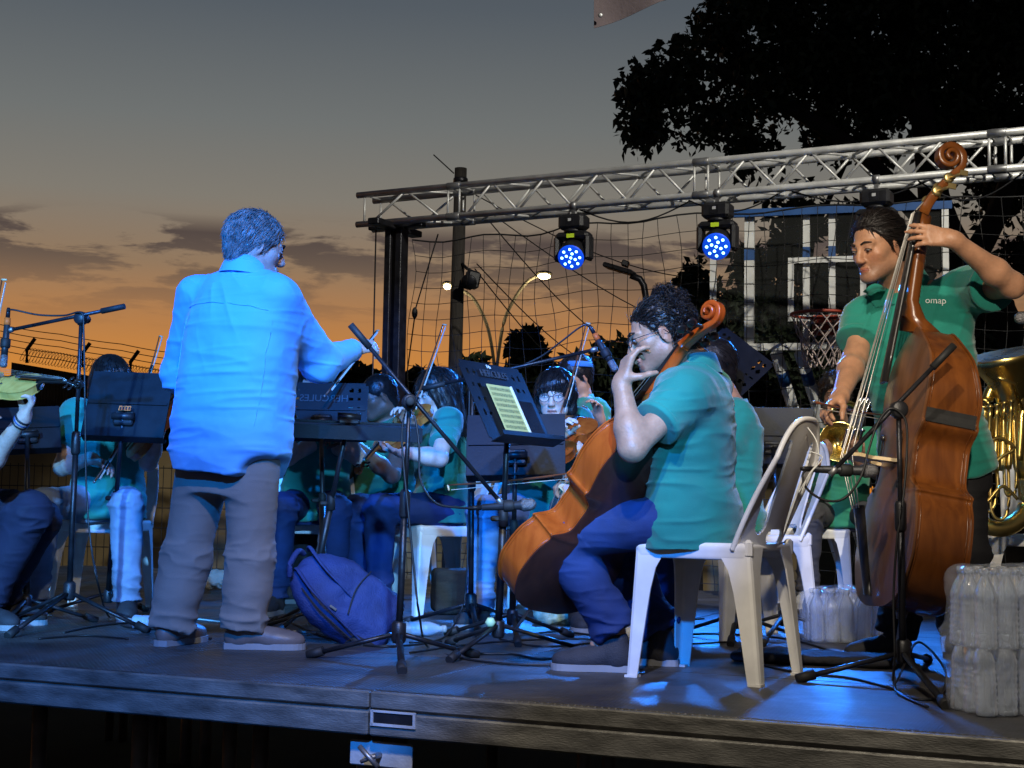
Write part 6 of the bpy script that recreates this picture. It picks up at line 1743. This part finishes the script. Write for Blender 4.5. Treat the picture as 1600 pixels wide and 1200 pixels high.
# ---------------------------------------------------------------- seated players behind
def placed(label, px, py, Y, F, arms, head_px=None, face=None, **kw):
    pose = {k: kw.pop(k) for k in ('sc', 'lean', 'headfwd', 'kneeout', 'tuck') if k in kw}
    J, Fv, R = seat_pose(px, py, Y, F, **pose)
    for k, v in arms.items(): J[k] = q(*v)
    if head_px: J['head'] = q(*head_px)
    kw.setdefault('h', .008); kw.setdefault('hair_n', 350)
    return person(label, J, kw.pop('skin_m', SK_FAIR), kw.pop('shirt_m', C_TEAL), kw.pop('pants_m', C_DENIM), face or (Fv.x, Fv.y, -.15), **kw)

HL = lambda d, n, c=.8, **k: (d, n, c, k)
placed('violinist in pale jeans sitting left of the conductor, face hidden by the stand', 166, 800, 7.25, (.03, -1, 0), dict(elL=(232, 722, 7.1), wrL=(252, 662, 6.98), elR=(97, 730, 7.15), wrR=(142, 716, 6.98)), (172, 597, 7.2), (.35, -.9, -.2), pants_m=C_LDENIM, skin_m=SK_FAIR,
       hair=('bob', H_BLACK), hands=dict(L=HL((.15, -.2, .95), (-.6, -.5, 0), .9), R=HL((.8, -.3, -.2), (0, -.2, -1), .8)), shoes=(M_SHOEB, M_SHOEB, M_SOLE), kneeout=.10, stubble=.0, seed=12, sc=.95)
placed('violinist with a dark fringe half hidden between the conductor and a stand', 492, 800, 7.75, (.05, -1, 0), dict(elL=(450, 715, 7.5), wrL=(452, 668, 7.3), elR=(560, 715, 7.6), wrR=(515, 640, 7.3)), (492, 592, 7.7), (.25, -.95, -.15), skin_m=SK_PALE, hair=('bob', H_BLACK),
       hands=dict(L=HL((-.3, -.4, .7), (.5, .5, 0), .8), R=HL((-.5, -.5, .2), (0, -.2, -1), .9)), shoes=(M_SHOEB, M_SHOEB, M_SOLE), stubble=.0, seed=13, kneeout=.04, sc=.97)
placed('man in glasses with cropped hair and green shirt, bent over behind the stand', 602, 812, 8.35, (-.6, -.8, 0), dict(elL=(612, 742, 7.9), wrL=(548, 690, 7.6), elR=(540, 740, 8.3), wrR=(530, 690, 8.0)), (592, 620, 8.2), (-.88, -.35, -.30), skin_m=SK_BROWN, shirt_m=C_GREEN, pants_m=C_BLACK,
       hair=('buzz', H_BLACK), glasses='oval', hands=dict(L=HL((-.7, -.5, .2), (0, -.2, -1), .8), R=HL((-.7, -.5, .2), (0, -.2, -1), .8)), shoes=(M_SHOEB, M_SHOEB, M_SOLE), seed=14, w=1.1, d=1.12, lean=.12, arm=1.1, sc=.97)
placed('long haired woman playing violin on a white chair beside the wooden pole', 688, 800, 7.55, (-.86, -.50, 0), dict(shL=(700, 660, 7.25), elL=(686, 716, 7.05), wrL=(628, 706, 6.95), elR=(640, 700, 7.6), wrR=(640, 660, 7.0)), (680, 616, 7.4), (-.80, -.55, -.22), skin_m=SK_PALE, hair=('long', H_BLACK),
       hands=dict(L=HL((-.75, -.2, .25), (-.1, -.5, .8), 1.0), R=HL((-.3, -.4, .4), (0, -.2, -1), .9)), shoes=(M_SHOEB, M_SHOEB, M_SOLE), stubble=.0, seed=15, sc=.92, kneeout=.03, w=.92, d=.98, h=.0075, hair_n=700, brow=True)
placed('viola player with a dark bob and round glasses facing the camera', 850, 800, 7.15, (-.18, -.98, 0), dict(elL=(935, 740, 6.95), wrL=(905, 705, 6.7), elR=(790, 735, 7.0), wrR=(868, 690, 6.48)), (868, 618, 7.0), (-.22, -.95, -.12), skin_m=SK_PALE, hair=('bob', H_BLACK), glasses='round',
       hands=dict(L=HL((-.5, -.3, .6), (-.2, -.7, .4), .9), R=HL((.2, -.3, .6), (.5, -.3, -.4), .9)), shoes=(M_SHOEB, M_SHOEB, M_SOLE), stubble=.0, seed=16, sc=.93, w=.92, h=.007, hair_n=700, pants_m=C_LDENIM)
# the youngster standing at the back
Jb = dict(head=q(899, 589, 8.7), neck=q(908, 622, 8.72), shL=q(932, 642, 8.6), shR=q(878, 645, 8.8), elL=q(944, 700, 8.5), wrL=q(938, 655, 8.35), elR=q(868, 710, 8.7), wrR=q(880, 740, 8.5),
          hipL=q(922, 780, 8.65), hipR=q(885, 780, 8.75), knL=q(925, 850, 8.6), knR=q(885, 850, 8.7), anL=q(926, 915, 8.65), anR=q(884, 915, 8.75))
for g in 'LR': Jb['an' + g].z = STAGE + .085
root, P, A, tor = person('youngster in a green shirt and blue headband standing at the back', Jb, SK_TAN, C_GREEN, C_BLACK, (-.80, -.58, -.25), hs=1.04, w=.82, d=.85, hem=-.15, hair=('short', H_BLACK), h=.008, hands=dict(L=HL((-.2, -.3, .8), (-.5, -.5, 0), .9)), shoes=(M_SHOEB, M_SHOEB, M_SOLE), seed=17, seated=False, hair_n=300)
MB().lathe(P(0, -.016, .050), A[2] * 1 - A[1] * .25, [(0, .100), (.004, .103), (.030, .097), (.034, .092)], 24).build('headband', mat('blue_band_cloth', (.03, .16, .42), .8), root)
placed('player in a teal shirt and jeans mostly hidden behind the cellist', 1140, 800, 6.6, (-.95, -.3, 0), dict(shL=(1150, 648, 6.45), elL=(1120, 720, 6.4), wrL=(1060, 700, 6.4), elR=(1110, 720, 6.8), wrR=(1050, 700, 6.7)), (1112, 574, 6.6), (-.95, -.25, -.1), hair=('short', H_BLACK), skin_m=SK_TAN,
       hands=dict(L=HL((-.9, -.2, .2), (0, -.2, -1), .8)), shoes=(M_SHOEW, M_SHOEW, M_SOLE), seed=18, sc=.95)
placed('curly haired horn player in a green shirt sitting behind the double bass', 1312, 800, 8.95, (-.12, -.99, 0), dict(elL=(1385, 745, 8.8), wrL=(1340, 722, 8.5), elR=(1240, 745, 8.8), wrR=(1282, 722, 8.5)), (1306, 618, 8.8), (-.2, -.95, -.15), skin_m=SK_BROWN, shirt_m=C_GREEN, pants_m=C_GREY, hair=('curly', H_BLACK),
       hands=dict(L=HL((-.4, -.3, .6), (.4, .4, .2), 1.0), R=HL((.4, -.3, .6), (-.4, .4, .2), 1.0)), shoes=(M_SHOEW, M_SHOEW, M_SHOEW), seed=19, h=.0085, lace=True)
# the violinist cut by the left edge
Jl, Fv, R = seat_pose(-92, 800, 6.55, (.93, -.36, 0), kneeout=.03)
Jl['knL'] = q(60, 812, 6.45); Jl['hipL'] = q(-105, 800, 6.5); Jl['knR'] = q(48, 800, 6.25); Jl['anR'] = q(-22, 940, 6.3); Jl['anL'] = q(0, 940, 6.5); Jl['anR'].z = Jl['anL'].z = STAGE + .085
Jl['elL'] = q(-28, 742, 5.95); Jl['wrL'] = q(36, 655, 5.80); Jl['elR'] = q(-120, 700, 5.9); Jl['wrR'] = q(-50, 650, 5.7)
person('violinist at the left edge, only a forearm with wristband and dark jeans in view', Jl, SK_FAIR, C_TEAL, mat('dark_navy_denim', (.012, .014, .035), .8, 0, .2, 9, .3, 300), (.9, -.3, -.15), hair=('short', H_BLACK), h=.007,
       hands=dict(L=((.42, -.1, .85), (-.75, -.30, .2), [1.0, 1.1, 1.15, 1.2], dict(thumb=(.6, .3, .6))), R=HL((.6, -.3, .4), (0, -.2, -1), .9)), shoes=(M_SHOEB, M_SHOEB, M_SOLE), seed=21, thigh=(.092, .082))
wb_ = empty('wristband', q(34, 662, 5.8), 'dark patterned wristband on the forearm at the left edge', 'wristband')
dd = (Jl['wrL'] - Jl['elL']).normalized()
for k in range(3): MB().lathe(Jl['wrL'] - dd * (.030 - .013 * k), dd, [(0, .031), (.003, .034), (.008, .034), (.011, .031)], 16).build('strand', M_BLACK if k != 1 else M_BLUEP, wb_)
